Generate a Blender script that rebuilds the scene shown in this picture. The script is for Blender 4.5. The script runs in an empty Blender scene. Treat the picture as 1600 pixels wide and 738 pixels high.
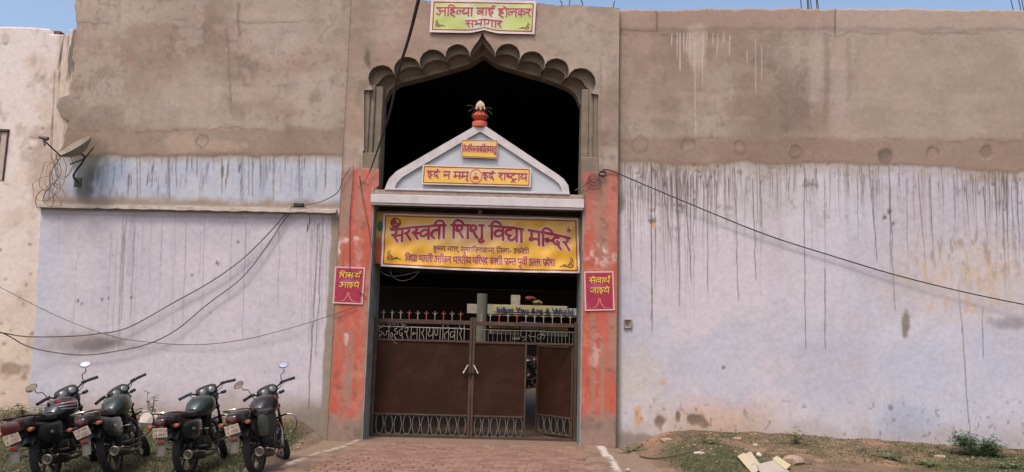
import bpy, math, random
import numpy as np
from mathutils import Vector, Matrix
from mathutils.geometry import delaunay_2d_cdt
random.seed(7); RS = np.random.RandomState(11)
SC = bpy.context.scene; COL = SC.collection
R = math.radians
# ------------------------------------------------------------------ camera, world, sun, exposure
CAMZ = 1.96; FPX = 1155.0; PITCH, ROLL = R(7.0), R(1.5)
_f = np.array([0, math.cos(PITCH), math.sin(PITCH)]); _r0 = np.array([1.0, 0, 0]); _u0 = np.cross(_r0, _f)
CR = math.cos(ROLL)*_r0 + math.sin(ROLL)*_u0; CU = -math.sin(ROLL)*_r0 + math.cos(ROLL)*_u0; CF = _f
cd = bpy.data.cameras.new('camera'); cam = bpy.data.objects.new('camera', cd); COL.objects.link(cam); SC.camera = cam
cam.matrix_world = Matrix(((CR[0], CU[0], -CF[0], 0), (CR[1], CU[1], -CF[1], 0), (CR[2], CU[2], -CF[2], CAMZ), (0, 0, 0, 1)))
cd.sensor_fit = 'HORIZONTAL'; cd.sensor_width = 36; cd.lens = 36*FPX/1600; cd.clip_start = .05; cd.clip_end = 2000
SUN_EL, SUN_AZ = 60, 203          # azimuth clockwise from +Y (north): the sun stands behind the camera, a little to its left
wd = bpy.data.worlds.new('World'); SC.world = wd; wd.use_nodes = True
nt = wd.node_tree; sky = nt.nodes.new('ShaderNodeTexSky'); sky.sky_type = 'NISHITA'; sky.sun_disc = False
sky.sun_elevation = R(SUN_EL); sky.sun_rotation = R(SUN_AZ); sky.air_density = 1.0; sky.dust_density = 5.0; sky.ozone_density = 1.0
bg = nt.nodes['Background']; bg.inputs[1].default_value = .15; nt.links.new(sky.outputs[0], bg.inputs[0])
sd = bpy.data.lights.new('sun', 'SUN'); sd.energy = 1.2; sd.angle = R(12); sd.color = (1, .93, .84)
sun = bpy.data.objects.new('sun', sd); COL.objects.link(sun)
_az = R(SUN_AZ); _d = Vector((math.sin(_az)*math.cos(R(SUN_EL)), math.cos(_az)*math.cos(R(SUN_EL)), math.sin(R(SUN_EL))))
sun.rotation_euler = _d.to_track_quat('Z', 'Y').to_euler()
SC.view_settings.view_transform = 'Standard'; SC.view_settings.look = 'None'; SC.view_settings.exposure = 0.70; SC.view_settings.gamma = 1

# ------------------------------------------------------------------ measuring: photograph position -> point on a plane of the place
def at(px, py, Y):
    d = CF*FPX + CR*(px-800) - CU*(py-369); t = Y/d[1]; return (d[0]*t, Y, CAMZ+d[2]*t)
def gnd(px, py, z=0.0):
    d = CF*FPX + CR*(px-800) - CU*(py-369); t = (z-CAMZ)/d[2]; return (d[0]*t, d[1]*t, z)
def proj(X, Y, Z):
    Z = Z-CAMZ; w = X*CF[0]+Y*CF[1]+Z*CF[2]; return 800+FPX*(X*CR[0]+Y*CR[1]+Z*CR[2])/w, 369-FPX*(X*CU[0]+Y*CU[1]+Z*CU[2])/w
# ------------------------------------------------------------------ noise on arrays
def vnoise(x, y, seed=0):
    r = np.random.RandomState(seed).rand(256, 256); xi = np.floor(x).astype(int); yi = np.floor(y).astype(int)
    fx = x-xi; fy = y-yi; fx = fx*fx*(3-2*fx); fy = fy*fy*(3-2*fy)
    g = lambda i, j: r[(xi+i) % 256, (yi+j) % 256]
    return (g(0, 0)*(1-fx)+g(1, 0)*fx)*(1-fy)+(g(0, 1)*(1-fx)+g(1, 1)*fx)*fy
def fbm(x, y, sc=1.0, seed=0, oc=5):
    v = 0; a = .5; s = 0
    for k in range(oc): v = v+a*vnoise(x*sc*2**k+17*k, y*sc*2**k+9*k, seed+k); s += a; a *= .55
    return v/s
def ss(a, b, x): t = np.clip((x-a)/(b-a), 0, 1); return t*t*(3-2*t)
KL = 1.42
def L1(v): v = v/255.0; return v/12.92 if v <= .04045 else ((v+.055)/1.055)**2.4
def SR(r, g, b): return np.array([L1(r), L1(g), L1(b)])
def C(r, g, b): return SR(r, g, b)/KL            # the thing's own colour, from how it looks in this light
def mix(c, col, m):
    m = np.clip(m, 0, 1)[:, None]; c[:] = c*(1-m)+np.asarray(col)*m
# ------------------------------------------------------------------ objects
def props(o, label=None, cat=None, group=None, kind=None):
    if label: o['label'] = label
    if cat: o['category'] = cat
    if group: o['group'] = group
    if kind: o['kind'] = kind
    return o
def empty(name, loc=(0, 0, 0), label=None, cat=None, group=None, parent=None):
    o = bpy.data.objects.new(name, None); o.empty_display_size = .1; COL.objects.link(o); o.location = loc
    if parent: o.parent = parent
    return props(o, label, cat, group)
def link(name, me, parent=None, loc=None):
    o = bpy.data.objects.new(name, me); COL.objects.link(o)
    if parent is not None:
        o.parent = parent; o.matrix_parent_inverse = Matrix.Identity(4)
    if loc is not None: o.location = loc
    return o
MCACHE = {}
class MB:
    def __init__(s): s.v = []; s.f = []; s.m = []; s.mi = 0
    def add(s, V, F):
        b = len(s.v); s.v += [tuple(p) for p in V]; s.f += [tuple(i+b for i in f) for f in F]; s.m += [s.mi]*len(F); return s
    def box(s, c, h, rot=None, bev=0.0):
        """centre, half sizes; bev chamfers every edge"""
        hx, hy, hz = h; P = []
        if bev <= 0:
            P = [(x*hx, y*hy, z*hz) for x in (-1, 1) for y in (-1, 1) for z in (-1, 1)]
            F = [(0, 1, 3, 2), (4, 6, 7, 5), (0, 4, 5, 1), (2, 3, 7, 6), (0, 2, 6, 4), (1, 5, 7, 3)]
        else:
            e = bev; F = []; idx = {}
            for x in (-1, 1):
                for y in (-1, 1):
                    for z in (-1, 1):
                        for a in range(3):
                            q = [x*(hx-e), y*(hy-e), z*(hz-e)]; q[a] = (x, y, z)[a]*h[a]; idx[(x, y, z, a)] = len(P); P.append(tuple(q))
            for a in range(3):
                b, c2 = (a+1) % 3, (a+2) % 3
                for sg in (-1, 1):
                    def k(i, j):
                        t = [0, 0, 0]; t[a] = sg; t[b] = i; t[c2] = j; return idx[(t[0], t[1], t[2], a)]
                    q = [k(-1, -1), k(1, -1), k(1, 1), k(-1, 1)]; F.append(tuple(q if sg > 0 else q[::-1]))
                for i in (-1, 1):
                    for j in (-1, 1):
                        def e_(t_, ax):
                            t = [0, 0, 0]; t[a] = t_; t[b] = i; t[c2] = j; return idx[(t[0], t[1], t[2], ax)]
                        F.append((e_(-1, b), e_(1, b), e_(1, c2), e_(-1, c2)))
            for x in (-1, 1):
                for y in (-1, 1):
                    for z in (-1, 1): F.append(tuple(idx[(x, y, z, a)] for a in range(3)))
        if rot is not None: P = [tuple(rot @ Vector(p)) for p in P]
        return s.add([(p[0]+c[0], p[1]+c[1], p[2]+c[2]) for p in P], F)
    def tube(s, pts, r, n=8, smooth=0, closed=False):
        pts = [Vector(p) for p in pts]
        if smooth and len(pts) > 2:
            Q = [pts[0]]+pts+[pts[-1]] if not closed else [pts[-1]]+pts+[pts[0], pts[1]]; out = []; rr = []
            rl = r if isinstance(r, (list, tuple)) else None
            for i in range(1, len(Q)-2):
                for k in range(smooth):
                    t = k/smooth; p0, p1, p2, p3 = Q[i-1], Q[i], Q[i+1], Q[i+2]
                    out.append(.5*((2*p1)+(-p0+p2)*t+(2*p0-5*p1+4*p2-p3)*t*t+(-p0+3*p1-3*p2+p3)*t**3))
                    if rl: rr.append(rl[i-1]*(1-t)+rl[min(i, len(rl)-1)]*t)
            if not closed:
                out.append(pts[-1])
                if rl: rr.append(rl[-1])
            pts = out
            if rl: r = rr
        m = len(pts); V = []; F = []; N = None
        for i, p in enumerate(pts):
            a = pts[(i-1) % m] if closed else pts[max(0, i-1)]; b = pts[(i+1) % m] if closed else pts[min(m-1, i+1)]
            T = (b-a); T = T.normalized() if T.length > 1e-9 else Vector((0, 0, 1))
            if N is None: N = T.orthogonal().normalized()
            else:
                N = N-T*N.dot(T); N = N.normalized() if N.length > 1e-6 else T.orthogonal().normalized()
            Bn = T.cross(N); ra = r[i] if isinstance(r, (list, tuple)) else r
            for k in range(n):
                t = 2*math.pi*k/n; V.append(p+(N*math.cos(t)+Bn*math.sin(t))*ra)
        for i in range(m if closed else m-1):
            j = (i+1) % m
            for k in range(n): l = (k+1) % n; F.append((i*n+k, i*n+l, j*n+l, j*n+k))
        if not closed: F.append(tuple(range(n))[::-1]); F.append(tuple((m-1)*n+k for k in range(n)))
        return s.add(V, F)
    def lathe(s, prof, n=20, M=None, cap=True):
        V = []; F = []
        for r_, z in prof:
            for k in range(n): t = 2*math.pi*k/n; V.append(Vector((r_*math.cos(t), r_*math.sin(t), z)))
        for i in range(len(prof)-1):
            for k in range(n): l = (k+1) % n; F.append((i*n+k, i*n+l, (i+1)*n+l, (i+1)*n+k))
        if cap: F.append(tuple(range(n))[::-1]); F.append(tuple((len(prof)-1)*n+k for k in range(n)))
        if M is not None: V = [M @ p for p in V]
        return s.add(V, F)
    def loft(s, secs, n=16, e=2.6):
        """secs: (centre, half width along y, half height along z, tilt) rings across x"""
        V = []; F = []
        for c, hw, hh in secs:
            for k in range(n):
                t = 2*math.pi*k/n; ct, st = math.cos(t), math.sin(t)
                V.append((c[0], c[1]+hw*math.copysign(abs(ct)**(2/e), ct), c[2]+hh*math.copysign(abs(st)**(2/e), st)))
        for i in range(len(secs)-1):
            for k in range(n): l = (k+1) % n; F.append((i*n+k, i*n+l, (i+1)*n+l, (i+1)*n+k))
        F.append(tuple(range(n))[::-1]); F.append(tuple((len(secs)-1)*n+k for k in range(n)))
        return s.add(V, F)
    def prism(s, poly, a, b, fn=lambda u, v, d: (u, d, v)):
        n = len(poly); V = [fn(u, v, a) for u, v in poly]+[fn(u, v, b) for u, v in poly]
        F = [tuple(range(n)), tuple(range(2*n-1, n-1, -1))]+[(i, i+n, (i+1) % n+n, (i+1) % n) for i in range(n)]
        return s.add(V, F)
    def mesh(s, name, mats, smooth=True, ang=40):
        me = bpy.data.meshes.new(name); me.from_pydata(s.v, [], s.f)
        for m in (mats if isinstance(mats, (list, tuple)) else [mats]): me.materials.append(m)
        if any(s.m): me.polygons.foreach_set('material_index', s.m)
        if smooth:
            me.polygons.foreach_set('use_smooth', [True]*len(s.f)); me.update(); me.set_sharp_from_angle(angle=R(ang))
        me.update(); return me
    def build(s, name, mats, parent=None, smooth=True, ang=40, loc=None):
        return link(name, s.mesh(name, mats, smooth, ang), parent, loc)
# ------------------------------------------------------------------ materials
MATS = {}
def mat(name, col, rough=.6, metal=0.0, noise=.18, nscale=14.0, bump=.0, bscale=60.0, coat=0.0, attr=False, stretch=(1, 1, 1), dirt=None, dirt_amt=.35, spec=.5):
    if name in MATS: return MATS[name]
    m = bpy.data.materials.new(name); m.use_nodes = True; t = m.node_tree; b = t.nodes['Principled BSDF']; N = t.nodes.new; K = t.links.new
    b.inputs['Roughness'].default_value = rough; b.inputs['Metallic'].default_value = metal; b.inputs['Coat Weight'].default_value = coat
    b.inputs['Specular IOR Level'].default_value = spec
    tc = N('ShaderNodeTexCoord'); mp = N('ShaderNodeMapping'); mp.inputs['Scale'].default_value = stretch; K(tc.outputs['Object'], mp.inputs['Vector'])
    n1 = N('ShaderNodeTexNoise'); n1.inputs['Scale'].default_value = nscale; n1.inputs['Detail'].default_value = 6; n1.inputs['Roughness'].default_value = .65; K(mp.outputs[0], n1.inputs['Vector'])
    if attr: src = N('ShaderNodeAttribute'); src.attribute_name = 'paint'; src = src.outputs['Color']
    else: src = N('ShaderNodeRGB'); src.outputs[0].default_value = (*[float(min(1, c)) for c in col], 1); src = src.outputs[0]
    if dirt is not None:
        n3 = N('ShaderNodeTexNoise'); n3.inputs['Scale'].default_value = nscale*.35; n3.inputs['Detail'].default_value = 8; n3.inputs['Roughness'].default_value = .7; K(tc.outputs['Object'], n3.inputs['Vector'])
        rp = N('ShaderNodeMapRange'); rp.inputs[1].default_value = .48; rp.inputs[2].default_value = .72; rp.inputs[3].default_value = 0; rp.inputs[4].default_value = dirt_amt; K(n3.outputs['Fac'], rp.inputs[0])
        mx = N('ShaderNodeMix'); mx.data_type = 'RGBA'; K(rp.outputs[0], mx.inputs[0]); K(src, mx.inputs[6]); mx.inputs[7].default_value = (*[float(c) for c in dirt], 1); src = mx.outputs[2]
    mr = N('ShaderNodeMapRange'); mr.inputs[1].default_value = .25; mr.inputs[2].default_value = .75; mr.inputs[3].default_value = 1-noise; mr.inputs[4].default_value = 1+noise; K(n1.outputs['Fac'], mr.inputs[0])
    vm = N('ShaderNodeVectorMath'); vm.operation = 'SCALE'; K(src, vm.inputs[0]); K(mr.outputs[0], vm.inputs['Scale']); K(vm.outputs[0], b.inputs['Base Color'])
    if bump:
        n2 = N('ShaderNodeTexNoise'); n2.inputs['Scale'].default_value = bscale; n2.inputs['Detail'].default_value = 7; n2.inputs['Roughness'].default_value = .6; K(tc.outputs['Object'], n2.inputs['Vector'])
        bp = N('ShaderNodeBump'); bp.inputs['Strength'].default_value = bump; bp.inputs['Distance'].default_value = .02; K(n2.outputs['Fac'], bp.inputs['Height']); K(bp.outputs[0], b.inputs['Normal'])
    MATS[name] = m; return m
def painted(me, cols):
    a = me.color_attributes.new('paint', 'FLOAT_COLOR', 'POINT'); n = len(cols)
    buf = np.ones((n, 4), np.float32); buf[:, :3] = np.clip(cols, .004, .95); a.data.foreach_set('color', buf.ravel())
def grid_mesh(name, X, Y, Z, m, smooth=True):
    """arrays shaped (rows, cols)"""
    nr, nc = X.shape; me = bpy.data.meshes.new(name); co = np.stack([X, Y, Z], -1).reshape(-1, 3).astype(np.float32)
    i = np.arange(nr*nc).reshape(nr, nc); q = np.stack([i[:-1, :-1], i[:-1, 1:], i[1:, 1:], i[1:, :-1]], -1).reshape(-1, 4)
    me.vertices.add(len(co)); me.vertices.foreach_set('co', co.ravel()); me.loops.add(q.size); me.loops.foreach_set('vertex_index', q.ravel().astype(np.int32))
    me.polygons.add(len(q)); me.polygons.foreach_set('loop_start', np.arange(0, q.size, 4, dtype=np.int32))
    me.polygons.foreach_set('use_smooth', np.full(len(q), smooth)); me.update(calc_edges=True); me.validate(); me.materials.append(m); return me
def pl(x, pts):
    """piecewise linear y(x)"""
    return np.interp(x, [p[0] for p in pts], [p[1] for p in pts])
# ================================================================== SETTING: ground
M_GROUND = mat('soil', (0, 0, 0), .95, noise=.28, nscale=9, bump=.7, bscale=28, attr=True)
def fall(Y): return -.16*ss(10.4, 13.5, Y)       # the lot falls a little towards the gate
def ground_z(X, Y):
    """height of the lot: nearly level, banked up against the walls"""
    X = np.asarray(X, float); Y = np.asarray(Y, float)
    z = np.zeros(np.broadcast(X, Y).shape)
    right = ss(2.0, 3.1, X); left = ss(-3.2, -3.9, X)
    bank = np.interp(X, [2.0, 2.6, 3.4, 4.5, 6.0, 8.0, 10, 14], [.22, .29, .33, .33, .27, .19, .13, .1])
    z = z + right*bank*ss(10.4, 13.8, Y) + left*.36*ss(11.2, 13.7, Y)
    z = z + (fbm(X, Y, .9, 3)-.5)*.10*(right+left)*ss(9, 11, Y) + (fbm(X, Y, 5, 5)-.5)*.045*(right+left+.02)
    z = z - .05*(right+left)*ss(11.5, 9.5, Y)*ss(6, 8, Y) + fall(Y)
    return z
xs = np.concatenate([np.array([-400, -150, -60, -30, -18, -12]), np.arange(-9.4, 11.2, .035), np.array([13, 16, 20, 30, 60, 150, 400])])
ys = np.concatenate([np.array([-400, -100, -40, -15, -5, 0, 4, 6, 7.5]), np.arange(8.4, 14.1, .03), np.array([14.6, 16, 20, 24, 30, 45, 80, 200, 900])])
gx, gy = np.meshgrid(xs, ys); gz = ground_z(gx, gy)
gz = np.where(gy > 13.95, fall(gy), gz); gz = np.where((gx > -3.35) & (gx < 2.15), -.012+fall(gy), gz)
me = grid_mesh('ground', gx, gy, gz, M_GROUND)
x = gx.ravel(); y = gy.ravel(); P_, Q_ = proj(x, y, gz.ravel()); far = (y < 8) | (y > 14)
c = np.tile(C(122, 98, 76), (len(x), 1))
mix(c, C(150, 116, 92), ss(.45, .62, fbm(x, y, 1.1, 21))); mix(c, C(96, 78, 60), ss(.5, .68, fbm(x, y, 3.2, 22))*.8)
GREEN = C(74, 80, 42); g1 = fbm(x, y, 1.7, 31); g2 = fbm(x, y, 7, 33)
def grass_mask(x, y):
    g1 = fbm(x, y, 1.1, 31); g2 = fbm(x, y, 6, 33)
    px, py = proj(x, y, np.zeros_like(x))
    lt = ss(-3.3, -3.7, x)*ss(13.75, 12.9, y); rt = ss(2.3, 2.8, x)
    r1 = np.exp(-((px-1060)/120)**2-((py-728)/22)**2)*1.2 + np.exp(-((px-1560)/110)**2-((py-735)/22)**2) + np.exp(-((px-1200)/90)**2-((py-690)/8)**2)*.5 + np.exp(-((px-1400)/130)**2-((py-712)/10)**2)*.45
    return np.clip(lt*(.75+1.0*(g1-.38)+.8*(g2-.45)), 0, 1) + np.clip(rt*(r1+1.4*(g1-.47)+1.1*(g2-.5)), 0, 1)
gm = np.where(far, .3, grass_mask(x, y)); mix(c, GREEN, gm*.9); mix(c, C(58, 60, 36), gm*ss(.5, .7, g2)*.5)
# darker soil under the parked motorcycles
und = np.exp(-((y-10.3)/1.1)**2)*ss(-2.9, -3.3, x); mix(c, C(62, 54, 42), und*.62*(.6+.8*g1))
mix(c, C(112, 92, 74), ss(12.9, 13.5, y)*ss(-3.2, -3.5, x)*.7)
mix(c, C(140, 118, 98), ((x > -3.5) & (x < 2.2))*1.0)
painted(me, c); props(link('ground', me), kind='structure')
# ------------------------------------------------------------------ driveway of bricks
def strip_poly(pts, n=60): pass
dl0, dl1 = gnd(462, 738), gnd(548, 694); dr0, dr1 = gnd(935, 738), gnd(922, 700)
def dleft(y): return dl1[0]+(dl0[0]-dl1[0])*(dl1[1]-y)/(dl1[1]-dl0[1])
def dright(y): return dr1[0]+(dr0[0]-dr1[0])*(dr1[1]-y)/(dr1[1]-dr0[1])
drive = empty('driveway', (0, 9.4, 0)); props(drive, kind='structure')
bm_ = []
for k in range(5):
    b = MB(); h = .026
    b.box((0, 0, 0), (.113, .053, h), bev=.008)
    b.v = [(p[0]+random.uniform(-.003, .003), p[1]+random.uniform(-.003, .003), p[2]+random.uniform(-.0015, .0015)) for p in b.v]
    cc = [(150, 112, 95), (156, 120, 103), (139, 103, 88), (149, 116, 99), (132, 99, 84)][k]
    bm_.append(b.mesh('brick', mat('brick_%d' % k, C(*cc), .92, noise=.25, nscale=22, bump=.6, bscale=70, dirt=C(124, 101, 84), dirt_amt=1.0), True, 30))
cells = []; y0 = 6.0; row = 0
while y0 < 13.62:
    xx = dleft(y0)+.14+(row % 2)*.117
    while xx < dright(y0)-.14:
        cells.append((xx, y0)); xx += .236
    y0 += .116; row += 1
cells.sort(key=lambda q: (abs(q[1]-10.2) if q[1] > 9.35 else 50-q[1]))
def brick_pose(q):
    x, y = q; s_ = (fbm(np.array([x]), np.array([y]), 1.6, 50)[0]-.5)
    return Matrix.Translation((x+random.uniform(-.006, .006), y+random.uniform(-.006, .006), -.012+s_*.03+random.uniform(-.006, .006)+float(fall(y)))) @ Matrix.Rotation(random.gauss(0, .03), 4, 'Z') @ Matrix.Rotation(random.gauss(0, .045), 4, 'X') @ Matrix.Rotation(random.gauss(0, .03), 4, 'Y')
for q in cells[:295]:
    o = link('brick', random.choice(bm_), drive); o.matrix_local = Matrix.Translation((0, -9.4, 0)) @ brick_pose(q)
rest = MB(); base = MB().box((0, 0, 0), (.113, .053, .026), bev=.008)
for q in cells[295:]:
    Mx = Matrix.Translation((0, -9.4, 0)) @ brick_pose(q); rest.mi = random.randrange(5); rest.add([Mx @ Vector(p) for p in base.v], base.f)
props(rest.build('brick_field', [MATS['brick_%d' % k] for k in range(5)], drive), kind='stuff')
# cement edging with lime-washed outer rim, both sides
M_EDGE = mat('cement_edging', (0, 0, 0), .95, noise=.2, nscale=16, bump=.6, bscale=40, attr=True)
for side, fn, w in (('l', dleft, -1), ('r', dright, 1)):
    ye = np.arange(5, 13.72, .03); tt = np.linspace(-.12, .38, 30)
    T, YY = np.meshgrid(tt, ye); rag = (fbm(YY, YY*0+3, 2.2, 61)-.5)*.16+(fbm(YY, YY*0+3, 9, 62)-.5)*.08
    XX = np.vectorize(fn)(YY)+w*(T+rag*ss(.1, .38, T)); ZZ = fall(YY)+.026+.006*fbm(XX, YY, 6, 63)-.05*ss(.30, .38, T)-.03*ss(-.04, -.12, T)
    me = grid_mesh('cement_edging', XX, YY-9.4, ZZ, M_EDGE); x = XX.ravel(); y = YY.ravel(); t = T.ravel()
    c = np.tile(C(148, 120, 100), (len(x), 1)); mix(c, C(120, 98, 82), ss(.45, .65, fbm(x, y, 4, 64)))
    wm = ss(.18, .26, t+(fbm(x, y, 3, 65)-.5)*.22)*ss(.40, .66, fbm(x, y, 4, 66)+(.22 if side == 'r' else .04)-.10*ss(11, 9.5, y)); mix(c, C(212, 200, 190), wm*(.9 if side == 'r' else .6))
    painted(me, c); link('cement_edging', me, drive)
# threshold slab under the gate
s_ = MB().box((-.65, 14.15-9.4, -.176), (2.02, .50, .02), bev=.006); s_.build('threshold', mat('threshold', C(138, 112, 94), .9, noise=.25, bump=.5, dirt=C(96, 80, 66)), drive)
# ------------------------------------------------------------------ stroke lettering (Devanagari)
# glyph: (advance, head?, strokes) in hundredths, head line y=100, foot y=0; 'l' = straight, 's' = smooth
B = lambda x: 'l%d 100,%d 0' % (x, x)
GL = {
 'ka': (95, 1, [B(48), 's48 66,28 72,10 52,18 28,34 32,48 50', 's48 60,68 72,86 60,84 40,70 28']),
 'kha': (112, 1, [B(98), 's12 100,32 88,36 72,20 60,10 60', 's20 56,34 28,52 12,66 30', 's98 64,74 70,58 50,66 26,84 28,98 46']),
 'ga': (85, 1, [B(70), 's30 100,30 48,22 34,8 34']),
 'ja': (95, 1, [B(80), 'l80 62,48 62', 's48 62,44 34,26 26,10 36,4 52']),
 'tta': (78, 1, ['l42 100,42 82', 's42 82,14 68,8 38,28 12,52 12,68 24']),
 'ttha': (80, 1, ['l40 100,40 82', 's40 82,12 66,10 28,40 6,70 28,68 66,40 82']),
 'dda': (80, 1, ['l48 100,48 84', 's48 84,16 80,12 62,34 54,60 50,62 28,36 10,12 22']),
 'nna': (105, 1, ['s12 100,12 58,22 38,42 38,52 58,52 100', B(88)]),
 'ta': (80, 1, [B(68), 's68 64,36 66,12 46,14 20,30 6']),
 'tha': (92, 0, [B(80), 'l62 100,92 100', 's8 84,24 98,40 88,30 68,10 52,16 32,44 28,80 42']),
 'da': (78, 1, ['l48 100,48 82', 's48 82,16 76,8 50,22 30,44 30,50 44,36 52', 'l40 32,64 -2']),
 'dha': (90, 0, [B(78), 'l60 100,90 100', 's14 84,24 98,38 88,32 70,14 64', 's22 64,8 46,16 26,44 24,78 42']),
 'na': (82, 1, [B(70), 'l70 50,24 50', 's24 58,8 54,12 38,26 40,28 50']),
 'pa': (84, 1, [B(72), 's14 100,14 58,26 42,46 42,72 54']),
 'pha': (108, 1, [B(66), 's12 100,12 58,24 42,44 42,66 54', 's66 66,84 74,100 60,98 40,86 28']),
 'ba': (84, 1, [B(72), 's72 64,38 72,10 52,16 28,40 26,72 48', 'l24 62,60 36']),
 'bha': (98, 0, [B(82), 'l52 100,98 100', 's8 82,18 98,34 88,30 62,22 38', 'l14 38,82 38']),
 'ma': (90, 1, [B(78), 'l22 100,22 40', 's22 44,8 36,14 24,28 30,30 40', 'l30 40,78 40']),
 'ya': (88, 1, [B(76), 's10 96,28 88,28 70,10 58', 's12 58,14 36,36 28,76 50']),
 'ra': (58, 1, ['s14 100,38 90,38 72,22 60,8 58', 's18 56,34 30,50 4']),
 'la': (106, 1, [B(92), 's22 22,8 38,14 60,36 64,46 46,44 28', 's46 48,56 66,74 68,92 60']),
 'va': (84, 1, [B(72), 's72 64,38 72,10 52,16 28,40 26,72 48']),
 'sha': (108, 0, [B(94), 'l72 100,108 100', 's8 84,22 98,44 92,48 74,34 58,16 52,6 62,16 68,30 50,42 26,56 4']),
 'ssa': (84, 1, [B(72), 's14 100,14 58,26 42,46 42,72 54', 'l16 78,70 42']),
 'sa': (98, 1, [B(84), 's12 100,38 90,38 72,22 60,8 58', 's18 56,34 30,48 4', 'l26 50,84 50']),
 'ha': (74, 1, ['l44 100,44 84', 's44 82,16 78,14 66,56 56,54 42,18 36,14 20,36 4,60 -12']),
 'a': (112, 1, [B(98), 's8 86,26 96,42 80,24 60', 's24 60,46 44,34 12,10 14,2 30', 'l34 56,98 56']),
 'i': (76, 1, ['l44 100,44 86', 's44 86,18 82,14 64,34 58,56 56,58 36,34 26,18 36', 's34 28,26 10,50 -8']),
 'u': (76, 1, ['s16 86,40 90,42 70,24 58', 's24 58,54 46,48 14,22 8,6 26']),
 # half forms (joined to the next letter)
 'sa_': (58, 1, ['s12 100,38 90,38 72,22 60,8 58', 's18 56,34 30,48 4', 'l26 50,62 50']),
 'la_': (62, 1, ['s22 22,8 38,14 60,36 64,46 46,44 28', 's46 48,54 64,66 66']),
 'na_': (56, 1, ['l60 50,24 50', 's24 58,8 54,12 38,26 40,28 50']),
 'ta_': (50, 1, ['s54 64,36 66,12 46,14 20,30 6']),
 'ssa_': (60, 1, ['s14 100,14 58,26 42,46 42,60 46', 'l16 78,60 46']),
 'dya': (104, 1, ['l48 100,48 84', 's48 84,18 78,10 56,26 40,46 40', 's40 44,30 20,44 4,66 12,92 42', B(92)]),
 'ksha': (104, 1, [B(88), 's14 100,40 92,40 74,14 62,14 42,40 46,58 66', 's30 44,36 22,58 6', 'l54 54,88 54']),
 'pra': (84, 1, [B(72), 's14 100,14 58,26 42,46 42,72 54', 'l72 36,34 6']),
 'ttra': (78, 1, ['l42 100,42 82', 's42 82,14 68,8 38,28 12,52 12,68 24', 'l30 -4,12 -28', 'l30 -4,52 -28']),
 # signs (zero or small advance)
 'aa': (38, 1, [B(24)]),
 'i-': (34, 1, [B(20), 's20 100,22 122,46 138,80 126,92 102']),
 'ii': (38, 1, [B(24), 's24 100,18 126,-12 138,-40 124,-46 102']),
 'o': (38, 1, [B(24), 's22 100,6 120,-16 132']),
 'e': (0, 1, ['s-14 100,-30 120,-52 132']),
 'u-': (0, 1, ['s-12 0,-24 -4,-36 -14,-32 -28,-14 -28,0 -18']),
 'uu': (0, 1, ['s-12 0,-30 -10,-48 -6,-46 -22,-24 -26,-2 -42']),
 'ri': (0, 1, ['s-46 -4,-66 -12,-58 -28,-38 -30,-24 -40']),
 'am': (0, 1, ['s-34 122,-28 128,-24 122,-28 118,-34 122']),
 'reph': (0, 1, ['s-10 100,-26 118,-16 134,4 128']),
 'hal': (0, 1, ['l-26 -4,-4 -34']),
 ',': (22, 0, ['l12 8,6 -10']), '-': (50, 0, ['l8 46,42 46']), '0': (50, 0, ['s24 50,8 30,24 10,40 30,24 50']),
}
def _curve(pts, smooth):
    if not smooth or len(pts) < 3: return pts
    P_ = [pts[0]] + pts + [pts[-1]]; out = []
    for i in range(1, len(P_)-2):
        p0, p1, p2, p3 = P_[i-1], P_[i], P_[i+1], P_[i+2]
        for k in range(4):
            t = k/4.0
            out.append(tuple(.5*((2*p1[j]) + (-p0[j]+p2[j])*t + (2*p0[j]-5*p1[j]+4*p2[j]-p3[j])*t*t + (-p0[j]+3*p1[j]-3*p2[j]+p3[j])*t**3) for j in (0, 1)))
    out.append(pts[-1]); return out
def strokes(text):
    """text: 'sa ra sa_ va ta ii / sha' ; '/' is a space. -> list of polylines (units: letter height 1), width"""
    x = 0.0; out = []; hs = None
    for g in text.split():
        if g == '/':
            if hs is not None: out.append([(hs, 1), (x, 1)]); hs = None
            x += .42; continue
        adv, head, st = GL[g]
        if head and hs is None: hs = x
        if not head:
            if hs is not None and adv: out.append([(hs, 1), (x, 1)]); hs = None
        for s in st:
            pts = [tuple(float(v)/100 for v in q.split()) for q in s[1:].split(',')]
            out.append([(x+a, b) for a, b in _curve(pts, s[0] == 's')])
        x += adv/100.
        if not head and adv and g not in (',', '-', '0'): hs = x
    if hs is not None: out.append([(hs, 1), (x, 1)])
    return out, x
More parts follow.
